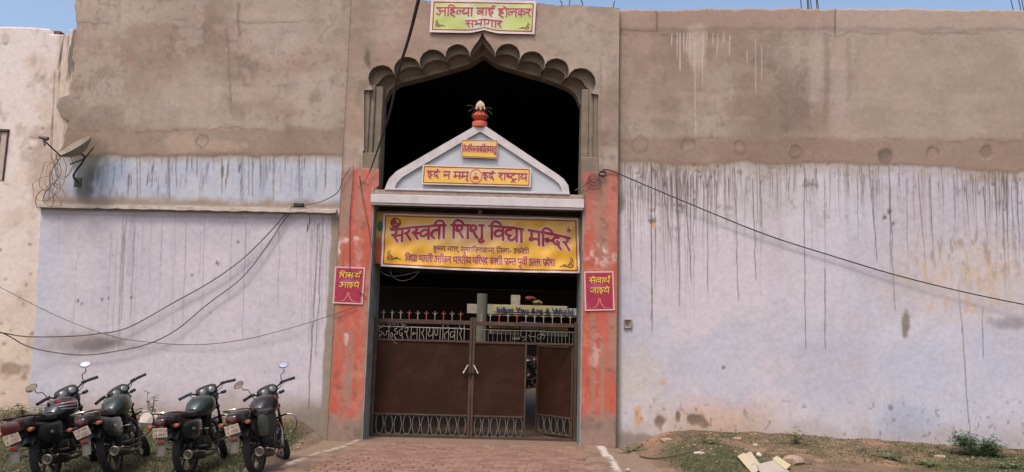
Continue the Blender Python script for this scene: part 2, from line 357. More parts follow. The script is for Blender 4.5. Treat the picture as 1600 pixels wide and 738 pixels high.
def ribbon(V, F, pts, w, fn, d):
    """flat ribbon with round ends along pts; fn(u, v, depth) -> xyz"""
    q = [pts[0]]
    for a, b in zip(pts, pts[1:]):
        L = math.hypot(b[0]-a[0], b[1]-a[1])
        if L < 1e-6: continue
        n = max(1, int(L/.06))
        for k in range(1, n+1): q.append((a[0]+(b[0]-a[0])*k/n, a[1]+(b[1]-a[1])*k/n))
    if len(q) < 2: return
    base = len(V); n = len(q)
    for i, p in enumerate(q):
        a = q[max(0, i-1)]; b = q[min(n-1, i+1)]
        tx, ty = b[0]-a[0], b[1]-a[1]; L = math.hypot(tx, ty) or 1; tx /= L; ty /= L
        e = 0
        di = d+i*4e-5; V.append(fn(p[0]-ty*w, p[1]+tx*w, di)); V.append(fn(p[0]+ty*w, p[1]-tx*w, di))
    for i in range(n-1): F.append((base+2*i, base+2*i+1, base+2*i+3, base+2*i+2))
    for i, sg in ((0, -1), (n-1, 1)):
        a = q[max(0, i-1)]; b = q[min(n-1, i+1)]; p = q[i]
        an = math.atan2(b[1]-a[1], b[0]-a[0]); c = len(V)
        for k in range(1, 4):
            th = an + (math.pi/2 - k*math.pi/4)*sg + (math.pi if sg < 0 else 0)*0
            dx, dy = math.cos(an)*sg, math.sin(an)*sg; nx, ny = -math.sin(an), math.cos(an)
            f = math.pi/2 - k*math.pi/4
            V.append(fn(p[0]+w*(dx*math.cos(f)+nx*math.sin(f)), p[1]+w*(dy*math.cos(f)+ny*math.sin(f)), d))
        F.append((base+2*i, c, c+1, c+2, base+2*i+1))
# ================================================================== THE SCHOOL BUILDING
YB, YW, YN = 13.70, 13.84, 13.90      # planes of: central bay, side walls, neighbour's wall
M_WALL = mat('wall_plaster', (0, 0, 0), .9, noise=.12, nscale=11, bump=.22, bscale=30, attr=True)
school = empty('school_building', (-.65, YB, 0), 'long unfinished plastered school front with scalloped arch over the gate and lilac lower walls', 'building')
SO = Vector((-.65, YB, 0))
def lk(name, me): o = link(name, me, school); o.location = -SO; return o
def sb(mb, name, m, smooth=True, ang=40): o = mb.build(name, m, school, smooth, ang); o.location = -SO; return o
CON_A, CON_B, CON_C, CON_D = C(162, 143, 128), C(142, 122, 106), C(184, 168, 153), C(120, 108, 95)
def concrete(x, z, px, py, seed=0):
    c = np.tile(CON_A, (len(x), 1))
    mix(c, CON_B, ss(.42, .62, fbm(x, z, .55, 100+seed, 6))*.8)
    mix(c, CON_C, ss(.52, .72, fbm(x+5, z*.8, .8, 110+seed, 6))*.75)
    mix(c, C(168, 134, 118), ss(.5, .7, fbm(x, z+9, .45, 120+seed, 5))*.45); mix(c, C(182, 170, 156), ss(.52, .7, fbm(x+3, z*1.3, .6, 125+seed, 6))*.5)
    mix(c, CON_D, ss(.56, .72, fbm(x*1.3, z, 1.6, 130+seed, 6))*.45)
    mix(c, C(134, 122, 104), ss(.6, .66, fbm(x*2.2, z*2.2, 1.3, 140+seed, 6))*.35)
    q1 = fbm(x, z, 1.9, 160+seed, 7); mix(c, C(190, 174, 160), ss(.545, .575, q1)*ss(.45, .6, fbm(x, z, .5, 165+seed))*.35); mix(c, C(116, 100, 88), ss(.010, .0, np.abs(fbm(x, z, .55, 170+seed, 6)-.5))*ss(.45, .62, fbm(x, z, .8, 175+seed))*.55)
    mix(c, C(112, 98, 86), ss(.008, .0, np.abs(fbm(x*.6, z*1.6, 1.1, 180+seed, 6)-.52))*ss(.5, .62, fbm(x, z, .6, 185+seed))*.5); mix(c, C(118, 104, 90), ss(.67, .74, fbm(x, z, 9, 190+seed, 3))*.35)
    s = fbm(x*5, z*.5, 1.0, 150+seed, 4); mix(c, C(150, 130, 114), ss(.58, .75, s)*.3)
    t = fbm(x*.7, z*3.0, 1.1, 155+seed, 4); mix(c, C(186, 168, 152), ss(.62, .75, t)*.35)
    return c
def blob(px, py, cx, cy, rx, ry, seed=0, hard=.25, rag=.5):
    sh = np.shape(px); px = np.ravel(px); py = np.ravel(py); r = np.zeros(len(px)); L = 1+hard+rag; i = np.nonzero((np.abs(px-cx) < rx*L) & (np.abs(py-cy) < ry*L))[0]
    if len(i):
        p, q = px[i], py[i]; d = np.sqrt(((p-cx)/rx)**2+((q-cy)/ry)**2)+(fbm(p, q, .09, seed, 4)-.5)*rag*2; r[i] = ss(1+hard, 1-hard, d)
    return r.reshape(sh)
def ring(px, py, cx, cy, r, seed=0):
    d = np.sqrt((px-cx)**2+(py-cy)**2)/r+(fbm(px, py, .12, seed, 4)-.5)*.6
    return ss(.28, .0, np.abs(d-1))
def vline(px, py, x0, y0, y1, w, slope=0, seed=0, wob=1.2):
    r = np.zeros(len(px)); i = np.nonzero((np.abs(px-x0-slope*(py-y0)) < w+wob+1) & (py > y0-4) & (py < y1+5))[0]
    if len(i) == 0: return r
    p, q = px[i], py[i]; xc = x0+slope*(q-y0)+(fbm(q, q*0+seed, .03, seed, 3)-.5)*2*wob
    r[i] = ss(w, w*.35, np.abs(p-xc))*ss(y0-3, y0+2, q)*ss(y1+4, y1-6, q); return r
def wall_grid(name, xa, xb, dx, z0, ztop, dz, Y, relief, edgeL=None, edgeR=None):
    nx = int((xb-xa)/dx)+1; xs = np.linspace(xa, xb, nx); nz = int((8.5-z0)/dz)+1; t = np.linspace(0, 1, nz)
    X, T = np.meshgrid(xs, t); Z = z0+T*(ztop(X)-z0)
    if edgeL is not None: X = X+(edgeL(Z)-xa)*np.clip(1-(X-xa)/1.2, 0, 1)
    if edgeR is not None: X = X+(edgeR(Z)-xb)*np.clip(1-(xb-X)/.6, 0, 1)
    px, py = proj(X, Y, Z); YY = Y+relief(X, Z, px, py)
    # thickness: two extra rows/cols folded back
    X = np.vstack([X, X[-1:]]); Z = np.vstack([Z, Z[-1:]]); YY = np.vstack([YY, YY[-1:]+.25])
    X = np.hstack([X[:, :1], X, X[:, -1:]]); Z = np.hstack([Z[:, :1], Z, Z[:, -1:]]); YY = np.hstack([YY[:, :1]+.25, YY, YY[:, -1:]+.25])
    me = grid_mesh(name, X, YY, Z, M_WALL); x = X.ravel(); z = Z.ravel(); px, py = proj(x, Y, z); return me, x, z, px, py
def top_z(x):
    z = np.interp(x, [-16, -9, -3.2, -1.5, -.2, .5, 2, 5.2, 10, 18], [at(0, -24, YW)[2]]*2+[at(540, -4, YW)[2], at(660, 2, YB)[2], at(740, 5, YB)[2], at(840, 7, YB)[2], at(970, 12, YB)[2], at(1250, 15, YW)[2], at(1600, 17, YW)[2], at(1600, 17, YW)[2]+.1])
    return z + (fbm(x, x*0, 3.5, 71)-.5)*.07+(fbm(x, x*0, 14, 72)-.5)*.04
# ---------------- right wall
BND_R = [(940, 250), (965, 250), (1010, 252), (1040, 258), (1085, 257), (1130, 256), (1165, 252), (1200, 257), (1280, 254), (1330, 256), (1400, 258), (1460, 259), (1500, 263), (1560, 267), (1585, 270), (1600, 266), (1700, 270)]
def bnd(px, pts, seed): return pl(px, pts)+(fbm(px, px*0, .05, seed, 4)-.5)*7
def rel_r(X, Z, px, py):
    b = ss(2.5, -1.5, py-bnd(px, BND_R, 201)); d = -.012*b+(fbm(X, Z, .8, 202)-.5)*.03+(fbm(X, Z, 5, 203)-.5)*.008
    d = d-.012*ss(50, 44, py+(fbm(px, py, .04, 204)-.5)*10)
    for cx, cy in ((1155, 229), (1242, 236)): d = d-.010*ring(px, py, cx, cy, 9, 7)
    pit = blob(px, py, 1088, 656, 14, 9, 210)+blob(px, py, 1030, 660, 9, 8, 211)+blob(px, py, 1060, 652, 4, 7, 212); d = d+.018*np.clip(pit, 0, 1)
    for cx, cy in ((1075, 229), (1382, 243), (1457, 240), (1540, 238)): d = d+.012*blob(px, py, cx, cy, 9, 9, int(cx))
    return d
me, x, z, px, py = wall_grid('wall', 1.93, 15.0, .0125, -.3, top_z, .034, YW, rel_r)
c = concrete(x, z, px, py, 0)
mix(c, C(176, 158, 142), ss(1270, 1320, px)*.6); mix(c, C(158, 132, 116), ss(1280, 1000, px)*ss(150, 60, np.abs(py-110))*.4)
mix(c, C(168, 142, 128), ss(54, 46, py+(fbm(px, py, .03, 230)-.5)*14)*ss(1310, 1302, px)*.7)
mix(c, C(180, 160, 146), ss(58, 44, py)*ss(1302, 1310, px)*.6); mix(c, C(108, 90, 78), vline(px, py, 1304, 12, 58, 2.2, 0, 231)*.7)
mix(c, C(110, 92, 80), ss(2.2, .4, np.abs(py-54-(fbm(px, py*0, .03, 232)-.5)*12))*ss(.45, .6, fbm(px, py, .02, 233))*.5)
mix(c, C(150, 130, 116), blob(px, py, 1024, 42, 6, 40, 234)*.3); mix(c, C(96, 80, 70), vline(px, py, 1024, 12, 50, 2.5, 0, 235, 5)*.6+ss(2, .5, np.abs(py-48-(px-980)*.05))*ss(1040, 1020, px)*.5)
mix(c, C(184, 166, 152), ss(9, .5, np.abs(py-149-(fbm(px, py*0, .02, 229)-.5)*14))*ss(1000, 1100, px)*.4*ss(.35, .6, fbm(px, py, .012, 228)))
mix(c, C(146, 118, 102), ss(212, 222, py+(fbm(px, py, .03, 236)-.5)*14)*.65); mix(c, C(116, 98, 84), ss(2, .3, np.abs(py-219-(fbm(px, py*0, .03, 237)-.5)*14))*ss(.4, .6, fbm(px, py, .03, 238))*.5)
mix(c, C(188, 172, 162), blob(px, py, 1275, 110, 13, 60, 239, .5)*.6+blob(px, py, 1310, 130, 16, 60, 240, .5)*.35); mix(c, C(132, 116, 100), vline(px, py, 1291, 60, 210, 6, 0, 241, 7)*.4+vline(px, py, 1325, 60, 160, 6, 0, 242, 9)*.3)
mix(c, C(128, 112, 98), blob(px, py, 1230, 190, 42, 40, 243, .6)*.45)
mix(c, C(206, 188, 174), blob(px, py, 1088, 72, 14, 32, 244, .5)*.55)
for cx, cy, r in ((1000, 226, 12), (1075, 226, 11), (1155, 229, 9), (1242, 236, 9), (1382, 243, 11), (1457, 240, 10), (1540, 238, 9)):
    mix(c, C(104, 88, 78), ring(px, py, cx, cy, r, int(cx))*.45)
mix(c, C(112, 98, 84), (blob(px, py, 1382, 245, 11, 12, 245, .15, .25))*.7+blob(px, py, 1540, 239, 9, 8, 246, .2)*.5+blob(px, py, 1242, 240, 8, 14, 247)*.3)
rr = random.Random(5)
for x0, y0, y1 in [(1058, 52, 88), (1062, 52, 112), (1068, 52, 84), (1073, 54, 82), (1077, 52, 90), (1085, 60, 212), (1098, 52, 135), (1114, 52, 70), (1121, 55, 92), (1140, 56, 86), (1167, 80, 100), (1180, 62, 145), (1190, 70, 128), (1050, 54, 74), (1105, 52, 64), (1131, 52, 68)]:
    mix(c, C(218, 204, 192), vline(px, py, x0, y0, y1, 1.3, rr.uniform(-.05, .02), x0)*rr.uniform(.35, .6))
mix(c, C(118, 108, 92), ss(972, 964, px)*.75)  # shade beside the pilaster, painted as a dark strip on the concrete
low = ss(-1, 1.5, py-bnd(px, BND_R, 201)); yb = py-bnd(px, BND_R, 201)
lo = np.tile(C(208, 200, 207), (len(x), 1)); mix(lo, C(200, 201, 218), ss(1150, 1450, px)*.7); mix(lo, C(194, 187, 196), ss(.45, .65, fbm(x, z, .7, 250, 6))*.7)
mix(lo, C(198, 188, 196), ss(.5, .7, fbm(x*2, z*.6, .9, 251))*.6); mix(lo, C(184, 188, 206), ss(.5, .68, fbm(x, z*1.2, .6, 252))*ss(380, 480, py)*.45)
s = fbm(x*16, z*.55, 1.0, 253, 3); mix(lo, C(172, 160, 154), ss(.5, .72, s)*ss(170, 20, yb)*.5)
zone = np.exp(-((px-1045)/95)**2)*.9+np.exp(-((px-1250)/120)**2)*.5+np.exp(-((px-1560)/70)**2)*.7+.12
s2 = fbm(x*24, z*1.6, 1.0, 254, 4); mix(lo, C(124, 108, 94), ss(.50, .66, s2)*ss(85, 5, yb)*zone*.8); mix(lo, C(172, 156, 144), ss(26, 3, yb+(fbm(px, py, .06, 255)-.5)*22)*(.3+zone)*.9)
s3 = fbm(x*9, z*9, 1.0, 256, 4); mix(lo, C(112, 98, 88), ss(.66, .74, s3)*ss(150, 20, yb)*zone*.9)
mix(lo, C(176, 172, 166), blob(px, py, 1195, 300, 50, 40, 257, .6)*.4)
for k in range(330):
    u = rr.random(); x0 = rr.gauss(1050, 60) if u < .55 else (rr.uniform(1150, 1600) if u < .85 else rr.gauss(1560, 35))
    if x0 < 970: continue
    ln = rr.choice([16, 24, 36, 50, 70, 90, 130, 190, 250])*rr.uniform(.4, 1.1); y0 = pl(x0, BND_R)+rr.uniform(-2, 30)
    mix(lo, C(98, 84, 78), vline(px, py, x0, y0, y0+ln, rr.uniform(.7, 1.25), (x0-1000)*.00006, k, 2.0)*rr.uniform(.25, .75)*ss(y0+ln+6, y0+ln*.3, py))
for x0, y0, y1, sl in ((986, 260, 420, 0), (1017, 300, 520, .01), (1032, 250, 380, .12), (1018, 260, 500, 0), (1070, 300, 440, .08), (1058, 260, 480, .02), (1106, 300, 460, 0), (1150, 290, 470, .02), (1175, 280, 440, .04), (1256, 280, 545, .01), (1288, 420, 546, .01), (1358, 255, 410, .08), (1388, 258, 487, .05), (1434, 270, 440, .08), (1452, 275, 420, .06), (1567, 265, 460, .02), (1498, 440, 520, .06), (1502, 500, 680, .075), (1535, 480, 560, .01)):
    mix(lo, C(92, 80, 76), vline(px, py, x0, y0, y1, 1.3, sl, int(x0), 1.8)*.62)
mix(lo, C(212, 168, 124), ss(.53, .60, fbm(x*9, z*4, 1.0, 260, 5))*(blob(px, py, 1505, 425, 80, 32, 261, .5)+blob(px, py, 1520, 475, 65, 16, 262, .5))*.7)
mix(lo, C(134, 116, 98), ss(.54, .66, fbm(x*14, z*4, 1.0, 263, 4))*blob(px, py, 1520, 405, 90, 40, 264, .5)*.7)
mix(lo, C(204, 190, 180), blob(px, py, 1520, 440, 110, 60, 265, .7)*.6); mix(lo, C(128, 124, 128), blob(px, py, 1580, 505, 34, 9, 266, .5)*.6)
mix(lo, C(120, 104, 84), blob(px, py, 1415, 510, 6, 22, 267, .4)*.8)
for cx, cy, r in ((1390, 330, 5), (1382, 340, 3), (1020, 345, 5), (1395, 350, 4), (1130, 575, 3), (1392, 637, 4)): mix(lo, C(92, 84, 76), blob(px, py, cx, cy, r, r, int(cx+cy), .4, .8)*.8)
for cx, cy, rx, ry in ((998, 655, 6, 12), (995, 640, 5, 6), (1088, 642, 4, 6), (1022, 352, 4, 7), (1036, 598, 4, 3), (1070, 644, 3, 3)): mix(lo, C(216, 160, 104), blob(px, py, cx, cy, rx, ry, int(cx), .4, .9)*.85)
mix(lo, C(212, 176, 148), ss(608, 660, py+(fbm(px, py, .03, 270)-.5)*30)*np.exp(-((px-1120)/95)**2)*.85); mix(lo, C(168, 154, 142), ss(640, 690, py+(fbm(px, py, .04, 271)-.5)*36)*.55)
mix(lo, C(150, 166, 190), blob(px, py, 1415, 655, 40, 30, 272, .6)*.4); mix(lo, C(206, 190, 160), blob(px, py, 1000, 590, 35, 40, 273, .8)*.4)
mix(lo, C(110, 98, 88), ss(.70, .76, fbm(x*11, z*11, 1.0, 274, 4))*ss(600, 650, py)*.55)
mix(lo, C(128, 106, 90), np.clip(blob(px, py, 1088, 656, 14, 10, 210)+blob(px, py, 1030, 661, 9, 9, 211)+blob(px, py, 1060, 653, 4, 8, 212)+blob(px, py, 1100, 662, 6, 6, 213)+ss(674, 680, py+(fbm(px, py, .05, 214)-.5)*16)*ss(1140, 1110, px)*.7, 0, 1)*.95)
mix(lo, C(120, 114, 100), ss(974, 966, px)*.8); mix(lo, C(110, 106, 92), blob(px, py, 968, 318, 9, 16, 280, .5)*.8)  # the pilaster's painted shade strip carried down over the lilac
c = c*(1-low[:, None])+lo*low[:, None]; mix(c, C(150, 124, 104), ss(1.6, .5, np.abs(yb))*.35)  # darker line painted along the plaster edge, adding to its shadow line
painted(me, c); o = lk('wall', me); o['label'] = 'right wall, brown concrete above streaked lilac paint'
# ---------------- left wall
def eL(Z):
    _, q = proj(-8.5, YW, Z); e = pl(q, [(-60, 120), (40, 118), (92, 114), (100, 116), (118, 112), (150, 108), (152, 92), (168, 88), (182, 98), (190, 108), (215, 102), (235, 96), (262, 84), (300, 72), (322, 66), (334, 64), (480, 56), (620, 46), (720, 40)])
    e = e+(fbm(q, q*0, .09, 301, 4)-.5)*np.where(q < 240, 9, 4)
    d = np.array([at(a, 300, YW)[0] for a in (40, 120)]); return np.vectorize(lambda a, b: at(a, b, YW)[0])(e, q)
def rel_l(X, Z, px, py):
    up = ss(245, 241, py+(fbm(px, py*0, .06, 305, 4)-.5)*7); d = -.014*up+(fbm(X, Z, .8, 302)-.5)*.03+(fbm(X, Z, 5, 303)-.5)*.008
    return d-.04*ss(318, 322, py-(px-66)*.017)*ss(334, 332, py-(px-66)*.017)
me, x, z, px, py = wall_grid('wall', -8.6, -3.2, .014, -.2, top_z, .034, YW, rel_l, edgeL=eL)
c = concrete(x, z, px, py, 40)
mix(c, C(178, 162, 146), blob(px, py, 270, 170, 90, 60, 310, .7)*.5); mix(c, C(186, 168, 152), blob(px, py, 430, 20, 60, 22, 311, .5)*.5)
mix(c, C(122, 104, 90), ss(2.2, .4, np.abs(py-34-(fbm(px, py*0, .02, 312)-.5)*16))*ss(.4, .6, fbm(px, py, .02, 313))*.55); mix(c, C(110, 94, 80), vline(px, py, 372, 5, 60, 4, .08, 314, 6)*.5+vline(px, py, 355, 40, 180, 2.5, .06, 315, 8)*.4)
mix(c, C(140, 114, 98), ss(196, 206, py+(fbm(px, py, .03, 316)-.5)*12)*.55); mix(c, C(104, 88, 76), ss(1.8, .3, np.abs(py-202-(fbm(px, py*0, .025, 317)-.5)*16))*ss(.4, .6, fbm(px, py, .03, 318))*.5)
mix(c, C(184, 158, 140), (blob(px, py, 285, 225, 26, 17, 319, .15, .3)+blob(px, py, 350, 228, 40, 8, 320, .3))*.6); mix(c, C(100, 86, 74), (ring(px, py, 316, 220, 9, 321)+ring(px, py, 383, 226, 8, 322)*.6)*.6)
mix(c, C(140, 132, 118), blob(px, py, 90, 168, 14, 14, 323)*.7)
low = ss(243, 246, py+(fbm(px, py*0, .06, 305, 4)-.5)*7)
lo = np.tile(C(184, 188, 204), (len(x), 1)); mix(lo, C(200, 198, 206), ss(.45, .65, fbm(x*2, z, 1.0, 330))*.7)
mix(lo, C(176, 158, 142), ss(14, 2, py-244+(fbm(px, py, .08, 331)-.5)*16)*.8)
s = fbm(x*22, z*2.2, 1.0, 332, 4); mix(lo, C(108, 98, 92), ss(.57, .68, s)*ss(246, 262, py)*ss(325, 280, py)*np.clip(.3+np.exp(-((px-210)/45)**2)+np.exp(-((px-360)/35)**2), 0, 1)*.9)
for k in range(34):
    x0 = rr.uniform(190, 520); mix(lo, C(110, 98, 90), vline(px, py, x0, 246, 246+rr.uniform(10, 70), rr.uniform(.9, 1.6), 0, 400+k)*rr.uniform(.4, .9))
mix(lo, C(136, 160, 186), blob(px, py, 172, 268, 26, 22, 333, .6)*.5)
# the dish's shadow painted into the wall colour, and a dark stain running down
mix(lo, C(88, 92, 88), np.clip(blob(px, py, 140, 252, 26, 22, 334, .7, .4)+blob(px, py, 132, 295, 14, 30, 335, .4, .4), 0, 1)*.85); mix(c, C(112, 98, 86), blob(px, py, 146, 232, 22, 14, 336, .6)*.6)
mix(lo, C(200, 200, 206), blob(px, py, 102, 268, 10, 14, 337, .5)*.6); mix(lo, C(168, 146, 128), ss(118, 96, px)*.5*ss(330, 320, py))
mix(lo, C(150, 130, 110), ss(300, 314, py-(px-66)*.017+(fbm(px, py, .05, 338)-.5)*16)*ss(322, 320, py-(px-66)*.017)*.9)
q = py-(px-66)*.017; mix(lo, C(206, 196, 190), ss(319, 321, q)*ss(330, 328, q)*ss(.35, .6, fbm(px, py, .03, 339))); mix(lo, C(150, 128, 112), ss(325, 327, q)*ss(330, 329, q)*.5)
b2 = ss(329, 332, q); lo2 = np.tile(C(208, 199, 206), (len(x), 1)); mix(lo2, C(194, 187, 197), ss(.45, .65, fbm(x, z, .7, 340))*.7); mix(lo2, C(188, 192, 210), ss(130, 60, px+(fbm(px, py, .02, 341)-.5)*40)*.6)
mix(lo2, C(206, 198, 204), ss(.5, .68, fbm(x*2, z*.6, .9, 342))*.5)
mix(lo2, C(158, 146, 142), blob(px, py, 130, 538, 65, 16, 343, .6)*.75); mix(lo2, C(112, 104, 100), blob(px, py, 150, 540, 36, 9, 344, .5)*.6)
for k in range(60):
    x0 = rr.choice([rr.gauss(195, 12), rr.gauss(495, 12), rr.uniform(80, 520), rr.gauss(230, 30)]); ln = rr.uniform(40, 240)
    mix(lo2, C(120, 110, 112), vline(px, py, x0, 333+rr.uniform(0, 40), 333+ln, rr.uniform(.7, 1.2), -.035+(x0-300)*.0001, 500+k, 1.6)*rr.uniform(.15, .5))
for cx, cy in ((122, 470), (128, 475), (160, 468), (170, 466), (372, 378), (338, 410), (340, 412), (205, 465), (300, 430)): mix(lo2, C(86, 80, 84), blob(px, py, cx, cy, 2.2, 2.2, cx, .5, .8)*.7)
for k in range(26): cx, cy = rr.uniform(80, 510), rr.uniform(345, 600); mix(lo2, C(130, 120, 122), blob(px, py, cx, cy, 1.4, 1.4, k, .5, .8)*.45)
mix(lo2, C(160, 142, 128), ss(596, 650, py+(fbm(px, py, .03, 345)-.5)*40)*.8); mix(lo2, C(126, 112, 96), ss(625, 655, py+(fbm(px, py, .05, 346)-.5)*24)*ss(400, 470, px)*.7)
mix(lo2, C(148, 134, 116), ss(519-2, 521, px+(py-333)*.06+(fbm(px, py, .05, 347)-.5)*5)*.9); mix(lo2, C(104, 92, 88), vline(px, py, 497, 350, 640, 1.6, -.05, 348, 3)*.7+vline(px, py, 505, 335, 560, 1.4, -.05, 349, 3)*.6)
lo = lo*(1-b2[:, None])+lo2*b2[:, None]; c = c*(1-low[:, None])+lo*low[:, None]
mix(c, C(186, 170, 160), ss(62, 46, px-ss(333, 600, py)*-8)*ss(320, 360, py)*.4)
painted(me, c); o = lk('wall', me); o['label'] = 'left wall, brown concrete above a pale ledge and lilac paint'
# drip ledge on the left wall
a, b = at(66, 322, YW), at(528, 331, YW)
lg = MB(); n = 60; V = []; F = []
for i in range(n+1):
    t = i/n; xx = a[0]+(b[0]-a[0])*t; zz = a[2]+(b[2]-a[2])*t+.012*math.sin(i*1.7)*random.random()
    for dy, dz_ in ((.0, .035), (-.13, .02), (-.135, -.045), (-.115, -.05), (.0, -.04)): V.append((xx, YW+dy, zz+dz_+random.uniform(-.004, .004)))
for i in range(n):
    for k in range(4): F.append((i*5+k, i*5+k+1, (i+1)*5+k+1, (i+1)*5+k))
F += [(0, 1, 2, 3, 4), tuple(n*5+k for k in range(4, -1, -1))]
lg.add(V, F); sb(lg, 'ledge', mat('ledge', C(192, 180, 170), .9, noise=.2, nscale=9, bump=.4, dirt=C(140, 118, 100), dirt_amt=.9), True, 50)

# ---------------- central bay with the scalloped arch
def arc3(A, T, Bp, n=9):
    """points on the circle-like lobe through A, T, B"""
    ax, ay = A; bx, by = T; cx, cy = Bp; d = 2*(ax*(by-cy)+bx*(cy-ay)+cx*(ay-by))
    ux = ((ax*ax+ay*ay)*(by-cy)+(bx*bx+by*by)*(cy-ay)+(cx*cx+cy*cy)*(ay-by))/d; uy = ((ax*ax+ay*ay)*(cx-bx)+(bx*bx+by*by)*(ax-cx)+(cx*cx+cy*cy)*(bx-ax))/d
    r_ = math.hypot(ax-ux, ay-uy); t0 = math.atan2(ay-uy, ax-ux); t1 = math.atan2(by-uy, bx-ux); t2 = math.atan2(cy-uy, cx-ux)
    while t1 < t0: t1 += 2*math.pi
    while t2 < t1: t2 += 2*math.pi
    if t2-t0 > 2*math.pi: t2 -= 2*math.pi
    return [(ux+r_*math.cos(t0+(t2-t0)*k/n), uy+r_*math.sin(t0+(t2-t0)*k/n)) for k in range(n)]
LB = [((582, 138), (599, 102), (617, 118)), ((617, 118), (639, 89), (657, 107)), ((657, 107), (678, 77), (698, 97)), ((698, 97), (715, 69), (734, 89)), 'O',
      ((774, 90), (793, 68), (811, 96)), ((811, 96), (829, 80), (849, 111)), ((849, 111), (868, 91), (886, 122)), ((886, 122), (907, 106), (924, 146))]
OG = [(734, 89), (735, 83), (738, 76), (743, 69), (748, 63), (752, 56), (754, 50), (756, 56), (760, 63), (766, 69), (770, 76), (773, 83)]
R0 = []
for q in LB: R0 += OG if q == 'O' else arc3(*q)
R0.append((924, 146))
R0 = [(a+random.uniform(-.35, .35), b+random.uniform(-.35, .35)) for a, b in R0]
SM = [(596, 150), (600, 138), (608, 128), (620, 121), (660, 111), (700, 100), (733, 90), (746, 82), (754, 76), (762, 82), (775, 91), (812, 102), (850, 113), (885, 126), (898, 133), (906, 144), (909, 156)]
def smooth_at(px_): return (px_, float(np.interp(px_, [p[0] for p in SM], [p[1] for p in SM])))
def inner(p, i):
    t = i/(len(R0)-1); x_ = 596+(909-596)*((p[0]-582)/(924-582)); return smooth_at(x_)
R2 = [inner(p, i) for i, p in enumerate(R0)]; R2[0] = (596, 150); R2[-1] = (909, 156)
R1 = [(a[0]*.55+b[0]*.45, a[1]*.55+b[1]*.45) for a, b in zip(R0, R2)]
def ring3(pts, Y, sh=0): return [at(p[0], p[1]+sh, Y) for p in pts]
# outline of the front sheet (world x,z)
xl0, xl1 = -3.24, at(568, 300, YB)[0]; xr1 = at(911, 300, YB)[0]; xr0 = 1.97
def XZ(px_, py_): p = at(px_, py_, YB); return (p[0], p[2])
jl = -2.62; jr = 1.335
lintz = at(745, 300, YB)[2]
loop = [(xl0, -.2), (jl, -.2), (jl, lintz), XZ(592, 290), XZ(592, 264), XZ(567, 262), XZ(567, 236), XZ(569, 235), XZ(569, 141), XZ(582, 141)] + [XZ(*p) for p in R0] + [XZ(935, 148), XZ(935, 243), XZ(936, 246), XZ(936, 268), XZ(911, 270), (jr, lintz), (jr, -.2), (xr0, -.2)]
step = .05; topn = int((xr0-xl0)/step)
zt = lambda xx: float(top_z(np.array([xx]))[0])
side_r = [(xr0, -.2+i*step) for i in range(1, int((zt(xr0)+.2)/step))]; top = [(xr0-(xr0-xl0)*i/topn, zt(xr0-(xr0-xl0)*i/topn)) for i in range(topn+1)]; side_l = [(xl0, zt(xl0)-i*step) for i in range(1, int((zt(xl0)+.2)/step))]
bound = loop+side_r+top+side_l
dense = []
for i, p in enumerate(bound):
    q = bound[(i+1) % len(bound)]; L = math.hypot(q[0]-p[0], q[1]-p[1]); k = max(1, int(L/.06))
    for j in range(k): dense.append((p[0]+(q[0]-p[0])*j/k, p[1]+(q[1]-p[1])*j/k))
bound = dense; nb = len(bound)
poly = np.array(bound)
gxs, gzs = np.meshgrid(np.arange(xl0+.02, xr0, .028), np.arange(-.18, 8.5, .028)); gp_ = np.stack([gxs.ravel(), gzs.ravel()], 1)
def inside(P2, poly):
    res = np.zeros(len(P2), bool); x, y = P2[:, 0], P2[:, 1]; n = len(poly)
    for i in range(n):
        x1, y1 = poly[i]; x2, y2 = poly[(i+1) % n]
        if y1 == y2: continue
        cnd = ((y1 > y) != (y2 > y)) & (x < (x2-x1)*(y-y1)/(y2-y1)+x1); res ^= cnd
    return res
keep = inside(gp_, poly)
d2 = np.full(len(gp_), 9.0)
for b_ in bound: d2 = np.minimum(d2, (gp_[:, 0]-b_[0])**2+(gp_[:, 1]-b_[1])**2)
gp_ = gp_[keep & (d2 > .014**2)]
vin = [Vector((p[0], p[1])) for p in bound]+[Vector((float(p[0]), float(p[1]))) for p in gp_]
vo, eo, fo, _, _, _ = delaunay_2d_cdt(vin, [], [list(range(nb))], 1, 1e-5)
V2 = np.array([(v.x, v.y) for v in vo]); px, py = proj(V2[:, 0], YB, V2[:, 1])
def rel_b(x, z): x = np.asarray(x, float); z = np.asarray(z, float); return (fbm(x, z, .8, 402)-.5)*.02+(fbm(x, z, 6, 403)-.5)*.006
relief_b = rel_b(V2[:, 0], V2[:, 1])
# raised plaster band that follows the arch, and slightly proud pilasters
Fb = [tuple(f) for f in fo]
nv = len(V2); Vb = [(float(a), float(YB+r_), float(b)) for (a, b), r_ in zip(V2, relief_b)]
